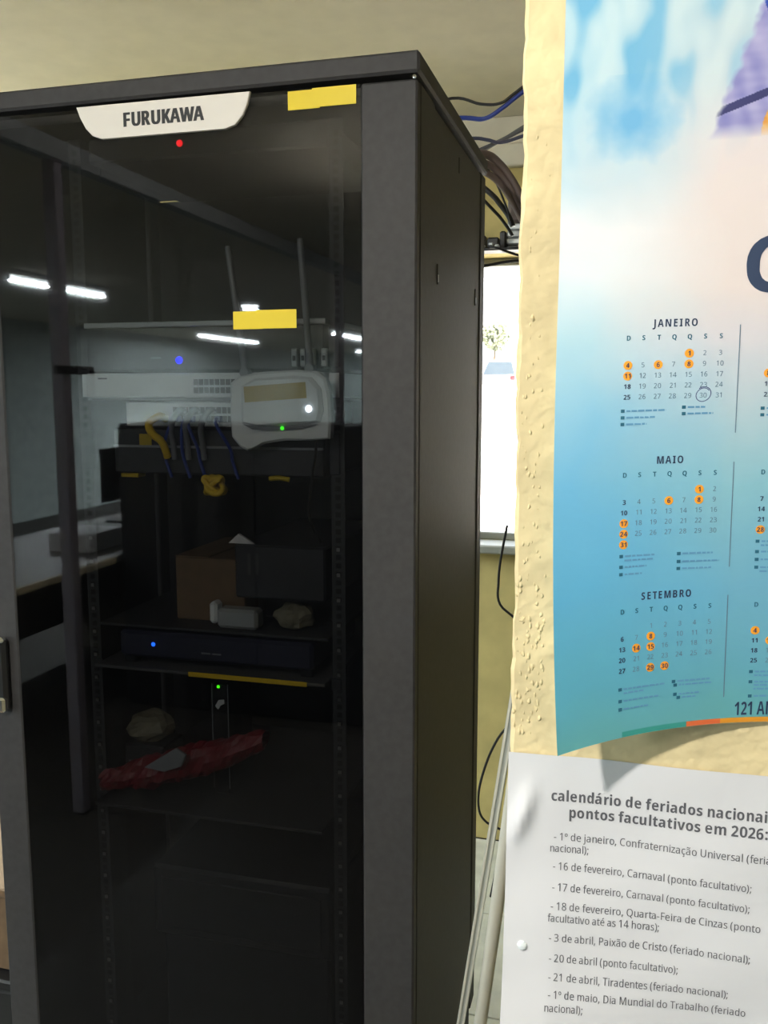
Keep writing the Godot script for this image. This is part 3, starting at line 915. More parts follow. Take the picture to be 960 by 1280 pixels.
func router():
	var z0 := -1.412
	var t := thing("wireless_router", "white wireless router with two grey aerials behind the glass", "router", Vector3(-0.56, 1.452, z0))
	# back shell, bulging front: stacked outlines
	var out := PackedVector2Array()
	for q in [[-0.645, 1.566], [-0.630, 1.577], [-0.590, 1.583], [-0.530, 1.586], [-0.495, 1.584], [-0.478, 1.573], [-0.471, 1.545], [-0.469, 1.505], [-0.471, 1.474], [-0.500, 1.471], [-0.550, 1.470], [-0.590, 1.464], [-0.606, 1.456], [-0.618, 1.452], [-0.632, 1.459], [-0.646, 1.475], [-0.648, 1.520]]:
		out.append(Vector2(q[0], q[1]))
	var st := mb()
	slab(st, out, z0, z0 + 0.018, 0.004)
	obj("case", st, M.white_plastic, t)
	var top := PackedVector2Array()
	for q in [[-0.624, 1.560], [-0.600, 1.572], [-0.530, 1.577], [-0.500, 1.574], [-0.484, 1.556], [-0.480, 1.520], [-0.486, 1.502], [-0.520, 1.497], [-0.560, 1.494], [-0.600, 1.494], [-0.624, 1.499]]:
		top.append(Vector2(q[0], q[1]))
	st = mb()
	slab(st, top, z0 + 0.0181, z0 + 0.028, 0.006)
	obj("front_cover", st, M.white_plastic, t)
	st = mb()
	slab(st, PackedVector2Array([Vector2(-0.622, 1.4965), Vector2(-0.606, 1.4885), Vector2(-0.580, 1.4865), Vector2(-0.545, 1.4880), Vector2(-0.515, 1.4905), Vector2(-0.490, 1.4985), Vector2(-0.520, 1.4955), Vector2(-0.560, 1.4930), Vector2(-0.600, 1.4930)]), z0 + 0.0181, z0 + 0.022)
	obj("light_bar", st, M.grey_plastic, t, "grey curved light strip")
	led("green_lamp", Vector3(-0.552, 1.4905, z0 + 0.0221), 0.0033, Color(0.25, 1.0, 0.15), 3.5, t, "green indicator")
	led("white_lamp", Vector3(-0.503, 1.523, z0 + 0.0281), 0.0060, Color(0.9, 0.95, 1.0), 7.0, t, "bright white light spot")
	st = mb()
	var turn := Basis(Vector3(0, 0, 1), 0.07)
	box(st, Vector3(-0.616, 1.5365, z0 + 0.0282), Vector3(-0.507, 1.5625, z0 + 0.0288), 0.0, turn)
	obj("yellow_label", st, M.tape_old, t, "dull yellow tape label")
	# aerials lean to the left
	for a in [[Vector3(-0.622, 1.578, z0 + 0.006), Vector3(-0.654, 1.790, z0 - 0.002)], [Vector3(-0.507, 1.584, z0 + 0.006), Vector3(-0.526, 1.797, z0 - 0.002)]]:
		st = mb()
		var d: Vector3 = a[1] - a[0]
		tube(st, [a[0], a[0] + d * 0.12, a[0] + d * 0.16, a[0] + d * 0.97, a[1]], 0.0062, 10, 0, 0.0045)
		var an := obj("aerial", st, M.grey_plastic, t)
		obj("aerial_hinge", lathe_of(a[0] + Vector3(0, 0.004, -0.009), Vector3(0, 0, 1), [[0.001, 0], [0.008, 0], [0.008, 0.018], [0.001, 0.018]], 12), M.grey_plastic, an)
	# white sockets behind the router, on the grey unit
	for k in 4:
		var x := -0.548 + k * 0.0155 + (0.006 if k > 2 else 0.0)
		var s := thing("cable_holder", ["white cable clip left of the second aerial", "white cable clip left of centre behind the router", "white cable clip directly behind the second aerial", "white cable clip right of the second aerial"][k], "clip", Vector3(x, 1.592, -1.434), "white clips behind the router")
		obj("clip", bx(x, x + 0.011, 1.592, 1.622, -1.4345, -1.424, 0.002), M.silver, s)
		obj("clip_slot", bx(x + 0.003, x + 0.008, 1.602, 1.610, -1.4238, -1.4232), M.port, s)
	# supply cord down to the lower gear
	st = mb()
	tube(st, [Vector3(-0.50, 1.473, z0 + 0.006), Vector3(-0.50, 1.45, z0 + 0.004), Vector3(-0.512, 1.41, z0 - 0.01), Vector3(-0.52, 1.34, z0 - 0.015), Vector3(-0.51, 1.29, z0 - 0.045)], 0.0025, 7, 5)
	tag(obj("router_cord", st, M.black_cable), "thin black cord hanging from the underside of the router", "cord")

# ------------------------------------------------------------------ behind and beside the rack
func run(called: String, label: String, pts: Array, r: float, m: Material, group := ""):
	var st := mb()
	tube(st, pts, r, 8, 6)
	return tag(obj(called, st, m), label, "cable", group)

func behind_rack():
	var v := func(x, y, z): return Vector3(x, y, z)
	run("thin_cable", "thin dark cable above the rack meeting the blue cable", [v.call(-0.70, 2.050, -1.9), v.call(-0.54, 2.19, -2.12), v.call(-0.43, 2.240, -2.2), v.call(-0.363, 2.222, -2.2), v.call(-0.316, 2.220, -2.2), v.call(-0.274, 2.245, -2.2), v.call(-0.10, 2.36, -2.2), v.call(-0.05, 2.399, -2.2)], 0.0035, M.black_cable)
	run("blue_wire", "blue cable strung from rack top towards the partition", [v.call(-0.66, 2.052, -1.9), v.call(-0.52, 2.17, -2.12), v.call(-0.411, 2.197, -2.21), v.call(-0.354, 2.191, -2.21), v.call(-0.312, 2.212, -2.21), v.call(-0.274, 2.238, -2.21), v.call(-0.12, 2.34, -2.21), v.call(-0.07, 2.399, -2.21)], 0.0055, M.blue_cable)
	run("thin_cable", "dark blue cable sagging below the bright blue cable", [v.call(-0.60, 2.050, -1.9), v.call(-0.46, 2.13, -2.15), v.call(-0.381, 2.146, -2.2), v.call(-0.345, 2.140, -2.2), v.call(-0.315, 2.132, -2.2), v.call(-0.272, 2.140, -2.2), v.call(-0.19, 2.17, -2.2), v.call(-0.05, 2.28, -2.2), v.call(-0.01, 2.399, -2.2)], 0.0042, plain(rgb(40, 44, 70), 0.5))
	run("grey_strap_cable", "flat grey cable rising to the right above the rack corner", [v.call(-0.50, 2.050, -1.9), v.call(-0.45, 2.07, -2.15), v.call(-0.375, 2.120, -2.22), v.call(-0.325, 2.138, -2.22), v.call(-0.272, 2.160, -2.22), v.call(-0.18, 2.20, -2.22), v.call(-0.02, 2.32, -2.22), v.call(0.02, 2.399, -2.22)], 0.0048, plain(rgb(74, 76, 78), 0.5))
	run("grey_strap_cable", "second grey cable beside the rising cable above rack corner", [v.call(-0.54, 2.050, -1.9), v.call(-0.45, 2.065, -2.17), v.call(-0.375, 2.118, -2.235), v.call(-0.325, 2.142, -2.235), v.call(-0.272, 2.170, -2.235), v.call(-0.18, 2.22, -2.235), v.call(0.0, 2.32, -2.235), v.call(0.05, 2.399, -2.235)], 0.0035, plain(rgb(96, 96, 92), 0.5))
	# brown bundle out of the rack's rear corner
	var bun := thing("cable_bundle", "thick bundle of brown cables curving from rear top corner", "cable bundle", Vector3(-0.34, 2.045, -2.1))
	for k in 3:
		var bs_ := mb()
		tube(bs_, [v.call(-0.45, 2.058 + k * 0.004, -1.95 - k * 0.02), v.call(-0.40, 2.072 - k * 0.006, -2.06), v.call(-0.345, 2.098 - k * 0.020, -2.16), v.call(-0.315, 2.082 - k * 0.021, -2.19), v.call(-0.285, 2.044 - k * 0.022, -2.2), v.call(-0.255, 1.990 - k * 0.022, -2.2), v.call(-0.20, 1.90 - k * 0.02, -2.2), v.call(-0.10, 1.80, -2.3), v.call(-0.02 + k * 0.03, 1.78, BACK + 0.01)], 0.010 - k * 0.001, 8, 6)
		obj("cable", bs_, M.brown_cable, bun)
	var bl := [[0.0036, [[-0.36, 2.075], [-0.325, 2.050], [-0.300, 2.015], [-0.270, 1.965], [-0.25, 1.92]]], [0.0025, [[-0.35, 2.085], [-0.325, 2.045], [-0.307, 2.005], [-0.297, 1.98], [-0.29, 1.955]]], [0.0065, [[-0.37, 2.050], [-0.335, 2.020], [-0.318, 2.0], [-0.297, 1.972], [-0.285, 1.945]]], [0.0038, [[-0.37, 2.025], [-0.335, 1.988], [-0.318, 1.970], [-0.297, 1.942], [-0.287, 1.925]]]]
	var names := ["black cable along the underside of the brown bundle", "thinnest black cable slanting beside the brown bundle", "thick black cable slanting across the yellowish wall", "lowest black cable slanting to the white junction box"]
	for k in 4:
		var pts := []
		for q in bl[k][1]: pts.append(Vector3(q[0], q[1], -2.215 - 0.01 * k))
		run("black_cable", names[k], pts, bl[k][0], M.black_cable, "black cables at the rack's rear corner")
	# brown duct end and white junction box on the wall over the window
	var zb := BACK + 0.036
	var t := thing("junction_box", "white stacked junction box above the window beside partition", "junction box", Vector3(-0.35, 2.011, zb))
	obj("back_plate", bx(-0.392, -0.30, 2.008, 2.155, BACK + 0.0005, BACK + 0.010), M.grey_plastic, t)
	for k in 3:
		obj("terminal", bx(-0.391, -0.30, 2.011 + k * 0.022, 2.031 + k * 0.022, BACK + 0.0105, zb, 0.004), M.silver, t)
	obj("duct_sleeve", bx(-0.388, -0.31, 2.078, 2.150, BACK + 0.0105, BACK + 0.04, 0.008), M.brown_cable, t, "dark brown sleeve")
	# black gear on a ledge at the top of the window
	t = thing("black_adapter_cluster", "black plugs and adapters clustered above the window", "adapter", Vector3(-0.43, 1.992, BACK))
	obj("ledge", bx(-0.62, -0.30, 1.990, 1.998, BACK + 0.0005, BACK + 0.07, 0.001), M.device_dark, t)
	for q in [[-0.452, 0.038, 0.036], [-0.412, 0.020, 0.054], [-0.484, 0.026, 0.046], [-0.508, 0.022, 0.036], [-0.535, 0.025, 0.05]]:
		obj("adapter", bx(q[0], q[0] + q[1], 1.9985, 1.9985 + q[2], BACK + 0.005, BACK + 0.045, 0.005), M.black_plastic, t)
	for q in [[-0.47, 2.000], [-0.445, 2.006], [-0.425, 2.0], [-0.50, 2.004]]:
		obj("plug", bx(q[0], q[0] + 0.015, q[1], q[1] + 0.010, BACK + 0.0455, BACK + 0.062, 0.003), M.silver, t)
	run("black_cable", "black cable drooping in front of the top of the window", [v.call(-0.40, 1.862, -2.3), v.call(-0.35, 1.866, -2.3), v.call(-0.31, 1.872, -2.3), v.call(-0.27, 1.874, -2.3), v.call(-0.20, 1.872, -2.3)], 0.004, M.black_cable, "")
	run("black_cable", "black cable from the adapter cluster to the partition edge", [v.call(-0.345, 1.905, -2.27), v.call(-0.32, 1.898, -2.26), v.call(-0.28, 1.883, -2.26), v.call(-0.22, 1.866, -2.26)], 0.003, M.black_cable, "")
	# a black cord hanging beside and below the window
	run("hanging_cord", "thin black cord hanging down beside the partition below window", [v.call(-0.335, 1.16, -2.62), v.call(-0.352, 1.06, -2.62), v.call(-0.358, 0.985, -2.62), v.call(-0.352, 0.92, -2.62), v.call(-0.285, 0.84, -2.62), v.call(-0.285, 0.62, -2.62), v.call(-0.352, 0.50, -2.62), v.call(-0.385, 0.42, -2.62), v.call(-0.407, 0.33, -2.62), v.call(-0.405, 0.26, -2.62), v.call(-0.38, 0.225, -2.62), v.call(-0.325, 0.195, -2.62), v.call(-0.34, 0.12, -2.60), v.call(-0.36, 0.005, -2.58)], 0.0038, M.black_cable)
	# strips leaning behind the partition
	t = thing("aluminium_strip", "long pale aluminium strip leaning between rack and partition", "strip", Vector3(-0.292, 0, -1.15))
	var a := Vector3(-0.290, 0.006, -1.150)
	var b := Vector3(-0.023, 1.74, -0.722)
	var d := (b - a).normalized()
	var sx := d.cross(Vector3(0, 0, 1)).normalized()
	var bs := Basis(sx, d, sx.cross(d))
	var st := mb()
	var mid := (a + b) / 2.0
	var hl := (b - a).length() / 2.0
	box(st, mid - Vector3(0.0045, hl, 0.0025), mid + Vector3(0.0045, hl, 0.0025), 0.0008, bs)
	obj("strip", st, M.alu, t)
	st = mb()
	for e in [-0.0028, 0.0028]:
		var o: Vector3 = bs * Vector3(e, 0, 0.0031)
		box(st, mid + o - Vector3(0.0012, hl, 0.0005), mid + o + Vector3(0.0012, hl, 0.0005), 0.0, bs)
	obj("ridge", st, M.pvc, t)
	a = Vector3(-0.250, 0.008, -1.21)
	b = Vector3(-0.047, 1.54, -0.728)
	st = mb()
	tube(st, [a, a.lerp(b, 0.5), b], 0.0075, 14)
	tag(obj("plastic_tube", st, M.pvc), "pale plastic tube leaning behind the aluminium strip", "tube")
	# boxes on the floor left of the rack
	t = thing("storage_crate", "black crate on the floor at left of the rack", "crate", Vector3(-1.35, 0, -1.6))
	obj("body", bx(-1.60, -1.14, 0.0, 0.36, -1.85, -1.40, 0.01), M.black_plastic, t)
	obj("rim", bx(-1.61, -1.135, 0.362, 0.385, -1.86, -1.39, 0.004), M.black_plastic, t)
	t = thing("tan_box", "tan cardboard box on the black crate left of rack", "box", Vector3(-1.35, 0.386, -1.6))
	obj("body", bx(-1.58, -1.15, 0.3865, 0.545, -1.83, -1.42, 0.003), M.cardboard, t)
	obj("lid", bx(-1.585, -1.145, 0.5455, 0.565, -1.835, -1.415, 0.003), M.cardboard, t)

# ------------------------------------------------------------------ the calendar poster
const P_LEFT := -0.0425
const P_W := 0.42
const P_TOP := 1.955
const P_BOT := 1.3595

# the sheet hangs flat at the top; low down its left side curls away from the wall
func sheet_point(s: float, y: float, lift := 0.0) -> Vector3:
	var d: float = maxf(0.0, 1.6223 - y)
	var t0: float = minf(1.4, 1.5505 * d + 2.7083 * d * d)
	var s0 := 0.1692
	var zw := WALL + 0.0012
	if s >= s0: return Vector3(P_LEFT + s, y, zw + lift)
	var n := 14
	var du := (s0 - s) / n
	var x := P_LEFT + s0
	var off := 0.0
	var th := 0.0
	for k in n:
		var u := s + (k + 0.5) * du
		th = t0 * (1.0 - u / s0)
		x -= cos(th) * du
		off += sin(th) * du
	th = t0 * (1.0 - s / s0)
	return Vector3(x + sin(th) * lift, y - 0.3417 * off, zw + off + cos(th) * lift)

func poster_image() -> ImageTexture:
	var w := 840
	var h := 1191
	var im := Image.create(w, h, false, Image.FORMAT_RGB8)
	var n := FastNoiseLite.new()
	n.seed = 9
	n.frequency = 0.005
	n.fractal_octaves = 4
	var n2 := FastNoiseLite.new()
	n2.seed = 31
	n2.frequency = 0.025
	n2.fractal_octaves = 2
	# printed colours down the left margin and down the second column: [height, colour]
	var lc := [[1.78, rgb(176, 214, 230)], [1.72, rgb(184, 220, 236)], [1.67, rgb(206, 230, 242)], [1.645, rgb(248, 249, 252)], [1.615, rgb(238, 245, 250)], [1.58, rgb(190, 226, 240)], [1.54, rgb(148, 206, 236)], [1.50, rgb(118, 192, 232)], [1.44, rgb(102, 184, 224)], [1.39, rgb(100, 182, 208)], [1.355, rgb(112, 186, 184)]]
	var rc := [[1.78, rgb(176, 210, 224)], [1.73, rgb(206, 220, 228)], [1.69, rgb(238, 226, 226)], [1.65, rgb(242, 228, 224)], [1.61, rgb(240, 226, 222)], [1.575, rgb(226, 222, 228)], [1.545, rgb(190, 212, 222)], [1.50, rgb(146, 200, 216)], [1.44, rgb(120, 184, 212)], [1.39, rgb(108, 178, 198)], [1.355, rgb(108, 180, 184)]]
	var ramp := func(t: Array, y: float) -> Color:
		for k in t.size() - 1:
			if y >= t[k + 1][0]:
				return t[k + 1][1].lerp(t[k][1], clampf((y - t[k + 1][0]) / (t[k][0] - t[k + 1][0]), 0, 1))
		return t[-1][1]
	for j in h:
		var y := P_TOP - (j + 0.5) * 0.0005
		for i in w:
			var s := (i + 0.5) * 0.0005
			var k := clampf((s - 0.015) / 0.085 + 0.35 * n.get_noise_2d(i, j), 0, 1)
			var c: Color = ramp.call(lc, y + 0.012 * n.get_noise_2d(i + 400, j)).lerp(ramp.call(rc, y + 0.012 * n.get_noise_2d(i, j + 700)), k)
			# watercolour strokes at the top
			if y > 1.66:
				var up := clampf((y - 1.675) / 0.05, 0, 1)
				var f := clampf(n2.get_noise_2d(i * 0.75, j * 0.32) * 2.2 + n.get_noise_2d(i * 2.0, j) * 0.8, -1, 1)
				if f > 0: c = c.lerp(rgb(96, 176, 222), f * 0.8 * up * clampf(1.3 - s / 0.1, 0.15, 1))
				else: c = c.lerp(rgb(236, 246, 244), -f * 0.4 * up)
				# deeper blue wash
				var q := Vector2((s - 0.040) / 0.026, (y - 1.703) / 0.022)
				var a := clampf(1.15 - q.length() + 0.4 * n.get_noise_2d(i * 3, j * 3), 0, 1)
				if y < 1.727: c = c.lerp(rgb(108, 182, 230), a * 0.9)
				# violet cloth with blue folds, and an orange band, at the upper right
				var edge := 0.083 + (1.700 - y) * -0.36 + 0.002 * n2.get_noise_2d(i * 2, j * 2)
				if s > edge and y > 1.688 + 0.10 * maxf(0.0, s - 0.1):
					var in_ := clampf((s - edge) / 0.003, 0, 1) * clampf((y - 1.688) / 0.008, 0, 1)
					var fold := 0.5 + 0.5 * sin(s * 430.0 + y * 150.0 + 3.0 * n.get_noise_2d(i * 2, j * 2))
					var cc := rgb(172, 168, 214).lerp(rgb(96, 100, 178), fold * 0.3 + 0.25 * n2.get_noise_2d(i * 0.5, j * 2.0))
					if absf(s - (0.114 + (1.745 - y) * 0.35)) < 0.004: cc = rgb(44, 74, 172)
					if absf(y - (1.703 + (s - 0.085) * 0.35)) < 0.0022: cc = rgb(58, 60, 110)
					var ob := Vector2(s - 0.135, y - 1.690).length()
					if ob < 0.028: cc = rgb(206, 206, 200)
					if ob < 0.028 and ob > 0.021: cc = rgb(238, 190, 110).lerp(rgb(232, 140, 50), 0.5 + 0.5 * n2.get_noise_2d(i * 4, j * 4))
					c = c.lerp(cc, in_)
			# printed band along the bottom edge
			var fb := y - P_BOT
			if fb < 0.0028 and s > 0.041:
				c = rgb(64, 160, 150)
				if s > 0.080: c = rgb(238, 116, 66)
				if s > 0.100: c = rgb(240, 160, 50)
			im.set_pixel(i, j, c)
	im.generate_mipmaps()
	return ImageTexture.create_from_image(im)

func poster():
	var t := thing("calendar_poster", "large pale blue wall calendar poster curling off partition wall", "poster", Vector3(P_LEFT + P_W / 2, P_BOT, WALL))
	var m := plain(Color(0.93, 0.93, 0.93), 0.5, 0, 0.4)
	m.albedo_texture = poster_image()
	var st := mb()
	var us := []
	for k in 41: us.append(P_W * pow(float(k) / 40, 1.3))
	var nv := 60
	var p := []
	for j in nv + 1:
		var y := lerpf(P_TOP, P_BOT, float(j) / nv)
		var row := []
		for s in us: row.append(sheet_point(s, y))
		p.append(row)
	var nrm := func(j, i) -> Vector3:
		var du: Vector3 = p[j][mini(i + 1, us.size() - 1)] - p[j][maxi(i - 1, 0)]
		var dv: Vector3 = p[maxi(j - 1, 0)][i] - p[mini(j + 1, nv)][i]
		return du.cross(dv).normalized()
	for j in nv:
		for i in us.size() - 1:
			var idx := [[j, i], [j, i + 1], [j + 1, i + 1], [j, i], [j + 1, i + 1], [j + 1, i]]
			for q in idx:
				st.set_normal(nrm.call(q[0], q[1]))
				st.set_uv(Vector2(us[q[1]] / P_W, float(q[0]) / nv))
				st.add_vertex(p[q[0]][q[1]])
	obj("sheet", st, m, t, "printed watercolour sheet, blue below and white above")
	var put := func(s, y): return sheet_point(s, y, 0.00025)
	var put2 := func(s, y): return sheet_point(s, y, 0.00045)
	var dark := plain(rgb(36, 54, 84), 0.7)
	var slate := plain(rgb(98, 122, 142), 0.7)
	var note := plain(rgb(92, 146, 184), 0.7)
	var orange := plain(rgb(246, 160, 34), 0.6)
	var teal := plain(rgb(30, 96, 120), 0.7)
	# months: name, first weekday (0 = Sunday), days, marked days, notes
	var sd := -0.0016 - P_LEFT
	var yh := 1.5819
	var col := 0.00842
	var row_h := 0.0059
	var months := [
		["JANEIRO", 0, 0, 4, 31, [1, 4, 6, 8, 11], [[-0.003, -0.0405, 0.025], [-0.003, -0.0442, 0.019], [-0.003, -0.0479, 0.0145], [0.031, -0.0392, 0.0125], [0.031, -0.0428, 0.017]], 0],
		["MAIO", 0, 1, 5, 31, [1, 6, 8, 17, 24, 31], [[-0.002, -0.0452, 0.020], [0.0007, -0.0475, 0.017], [-0.002, -0.0512, 0.0155], [-0.002, -0.0553, 0.013], [0.031, -0.0455, 0.020], [0.031, -0.0500, 0.0235], [0.031, -0.0540, 0.020]], 0],
		["SETEMBRO", 0, 2, 2, 30, [8, 14, 15, 29, 30], [[-0.002, -0.0430, 0.028], [0.001, -0.0452, 0.012], [-0.002, -0.0495, 0.024], [-0.002, -0.0540, 0.018], [0.030, -0.0425, 0.022], [0.031, -0.0447, 0.022], [0.031, -0.0500, 0.015], [0.033, -0.0520, 0.011]], 0],
		["FEVEREIRO", 1, 0, 0, 28, [8], [[-0.003, -0.0405, 0.022], [-0.003, -0.0442, 0.019]], 1],
		["JUNHO", 1, 1, 1, 30, [28, 29], [[-0.002, -0.0395, 0.020], [0.0007, -0.0418, 0.017], [-0.002, -0.0455, 0.020], [-0.002, -0.0500, 0.018], [-0.002, -0.0545, 0.020], [0.0007, -0.0568, 0.017]], 0],
		["OUTUBRO", 1, 2, 4, 31, [4, 12], [[-0.002, -0.0395, 0.020], [0.0007, -0.0417, 0.017], [-0.002, -0.0455, 0.020], [0.0007, -0.0475, 0.020], [0.0007, -0.0497, 0.020], [-0.002, -0.0540, 0.018]], 0]]
	var spaced := FontVariation.new()
	spaced.base_font = sans_bold
	spaced.spacing_glyph = 4
	var pitch := [0.0, 0.0764, 0.1527]
	for mo in months:
		var s0: float = sd + mo[1] * 0.0765
		var y0: float = yh - pitch[mo[2]]
		# title with wide-set capitals
		st = mb()
		var name_: String = mo[0]
		letters(st, name_, spaced, 0.0042, Vector2(s0 + 3.0 * col, y0 + 0.0058), put, 0.5, 1.0, {"JANEIRO": 0.0245, "MAIO": 0.0146, "SETEMBRO": 0.0285, "FEVEREIRO": 0.031, "JUNHO": 0.019, "OUTUBRO": 0.0255}[name_])
		obj("month_title", st, dark, t, "dark month title")
		st = mb()
		for k in 7: letters(st, "DSTQQSS"[k], sans_bold, 0.0027, Vector2(s0 + k * col, y0 - 0.0013), put, 0.5)
		obj("weekday_letters", st, teal, t)
		var bold := mb()
		var light := mb()
		for dd in range(1, mo[4] + 1):
			var cell: int = mo[3] + dd - 1 + mo[7] * 7
			var cx: float = s0 + (cell % 7) * col
			var cy: float = y0 - 0.0092 - (cell / 7) * row_h
			var marked: bool = dd in mo[5]
			var sunday: bool = cell % 7 == 0
			letters(bold if sunday or marked else light, str(dd), sans_bold if sunday or marked else sans, 0.0026, Vector2(cx, cy - 0.0013), put2 if marked else put, 0.5)
			if marked:
				var dots := mb()
				for k in 16:
					var a0 := TAU * k / 16
					var a1 := TAU * (k + 1) / 16
					tri(dots, put.call(cx, cy), put.call(cx + cos(a0) * 0.0025, cy + sin(a0) * 0.0025), put.call(cx + cos(a1) * 0.0025, cy + sin(a1) * 0.0025), Vector3(0, 0, 1))
				obj("holiday_dot", dots, orange, t)
		obj("day_numbers", light, slate, t)
		obj("sunday_numbers", bold, dark, t)
		# small print: rows of word-like strokes, too small to read
		st = mb()
		var bul := mb()
		for q in mo[6]:
			var x: float = s0 + q[0]
			var y: float = y0 + q[1]
			var has_mark: bool = absf(q[0] - 0.0007) > 0.0005
			if has_mark:
				quad(bul, put.call(x - 0.0002, y - 0.0009), put.call(x + 0.0019, y - 0.0009), put.call(x + 0.0019, y + 0.0009), put.call(x - 0.0002, y + 0.0009), Vector3(0, 0, 1))
				x += 0.003
			var end: float = s0 + q[0] + q[2]
			while x < end:
				var w := minf(rng.randf_range(0.0012, 0.0042), end - x)
				quad(st, put.call(x, y - 0.0005), put.call(x + w, y - 0.0005), put.call(x + w, y + rng.randf_range(0.0003, 0.0006)), put.call(x, y + 0.0005), Vector3(0, 0, 1))
				x += w + 0.0006
		obj("small_print", st, note, t)
		obj("small_print_marks", bul, teal, t)
		if mo[1] == 0:
			st = mb()
			var xd: float = s0 + 0.0602
			for k in 12:
				var ya: float = y0 + 0.006 - k * 0.005
				quad(st, put.call(xd, ya), put.call(xd + 0.0005, ya), put.call(xd + 0.0005, ya - 0.005), put.call(xd, ya - 0.005), Vector3(0, 0, 1))
			obj("divider_line", st, slate, t)
	# pen ring round a day in January
	st = mb()
	var rc := Vector2(sd + 5 * col, yh - 0.0092 - 4 * row_h)
	for k in 40:
		var q := []
		for e in [[k, 0.0036], [k, 0.0040], [k + 1, 0.0040], [k + 1, 0.0036]]:
			var a: float = TAU * e[0] / 32.0 + 0.6
			var r: float = e[1] * (1.0 + 0.006 * e[0]) * (0.93 + 0.07 * sin(a * 2.0))
			q.append(put.call(rc.x + cos(a) * r, rc.y + sin(a) * r * 0.98 + 0.0005))
		quad(st, q[0], q[1], q[2], q[3], Vector3(0, 0, 1))
	obj("pen_ring", st, plain(rgb(84, 88, 132), 0.7), t, "hand-drawn pen ring")
	# large title letter cut by the frame, and the anniversary line
	st = mb()
	letters(st, "C", sans_bold, 0.031, Vector2(0.0605 - P_LEFT, 1.6049), put, 0.0, 1.05)
	obj("large_letter", st, dark, t, "large dark navy letter")
	st = mb()
	letters(st, "121 ANOS", sans_bold, 0.0078, Vector2(0.108, P_BOT + 0.0045), put, 0.0, 0.62)
	obj("anniversary_line", st, dark, t, "dark condensed lettering at the foot")

# ------------------------------------------------------------------ the printed notice
func page_point(s: float, y: float, lift := 0.0) -> Vector3:
	# s from the page's left edge; creased along the left side and lifting a little lower down
	var d := clampf((1.285 - y) / 0.13, 0, 1.4)
	var off := 0.0014 + 0.020 * pow(d, 1.4) * pow(clampf(1.0 - s / 0.16, 0, 1), 1.2)
	var e := Vector2((s - 0.010 - (y - 1.284) * 0.25) / 0.005, (y - 1.284) / 0.016)
	off += 0.0065 * exp(-e.length_squared())
	off += 0.0006 * sin(s * 60.0 + y * 25.0) + 0.0004 * sin(y * 90.0 - s * 40.0)
	if s < 0.03: off += 0.002 * (0.03 - s) / 0.03 * sin(y * 30.0 + 1.0) + 0.002
	else: off += 0.002 * exp(-(s - 0.03) * 60.0)
	return Vector3(-0.0662 + s, y, WALL + off + lift)

func notice():
	var top := 1.3235
	var h := 0.297
	var t := thing("printed_notice", "white printed page of holidays fixed below the calendar poster", "paper", Vector3(-0.0662 + 0.105, top - h, WALL))
	var st := mb()
	var nu := 60
	var nv := 70
	var p := []
	for j in nv + 1:
		var row := []
		for i in nu + 1: row.append(page_point(0.21 * i / nu, top - h * j / nv))
		p.append(row)
	for j in nv:
		for i in nu:
			for q in [[j, i], [j, i + 1], [j + 1, i + 1], [j, i], [j + 1, i + 1], [j + 1, i]]:
				var a: int = q[0]
				var b: int = q[1]
				var du: Vector3 = p[a][mini(b + 1, nu)] - p[a][maxi(b - 1, 0)]
				var dv: Vector3 = p[maxi(a - 1, 0)][b] - p[mini(a + 1, nv)][b]
				st.set_normal(du.cross(dv).normalized())
				st.add_vertex(p[a][b])
	obj("page", st, M.paper, t)
	var put := func(x, y): return page_point(x + 0.0662, y, 0.0003)
	st = mb()
	var full := "calendário de feriados nacionais e"
	letters(st, full, sans_bold, 0.0068, Vector2(-0.0387, 1.2943), put, 0.0, 1.0, 0.1267 * 34.0 / 31.2)
	letters(st, "pontos facultativos em 2026:", sans_bold, 0.0068, Vector2(-0.0274, 1.2838), put, 0.0, 1.0, 0.1165)
	obj("heading", st, M.text_grey, t, "bold grey heading")
	var body := [
		[-0.0365, 1.2685, "- 1º de janeiro, Confraternização Universal (feriado", 0.135], [-0.0385, 1.2608, "nacional);", 0.0235],
		[-0.0365, 1.2493, "- 16 de fevereiro, Carnaval (ponto facultativo);", 0.1182],
		[-0.0365, 1.2360, "- 17 de fevereiro, Carnaval (ponto facultativo);", 0.1178],
		[-0.0370, 1.2240, "- 18 de fevereiro, Quarta-Feira de Cinzas (ponto", 0.1250], [-0.0387, 1.2163, "facultativo até as 14 horas);", 0.0680],
		[-0.0375, 1.2037, "- 3 de abril, Paixão de Cristo (feriado nacional);", 0.1205],
		[-0.0370, 1.1905, "- 20 de abril (ponto facultativo);", 0.0785],
		[-0.0370, 1.1785, "- 21 de abril, Tiradentes (feriado nacional);", 0.1085],
		[-0.0368, 1.1675, "- 1º de maio, Dia Mundial do Trabalho (feriado", 0.1190], [-0.0387, 1.1592, "nacional);", 0.0235]]
	for b in body:
		st = mb()
		letters(st, b[2], sans, 0.0047, Vector2(b[0], b[1]), put, 0.0, 1.0, b[3])
		obj("text_line", st, M.text_grey, t)
	# a dab of white putty holding the page
	var c := page_point(0.0120, 1.1984)
	st = mb()
	lathe(st, c, Vector3(0.1, 0.2, 1), [[0.0032, 0], [0.0030, 0.0012], [0.0018, 0.0022], [0.0002, 0.0026]], 10)
	obj("putty_dab", st, M.white_plastic, t, "small white dab on the page")

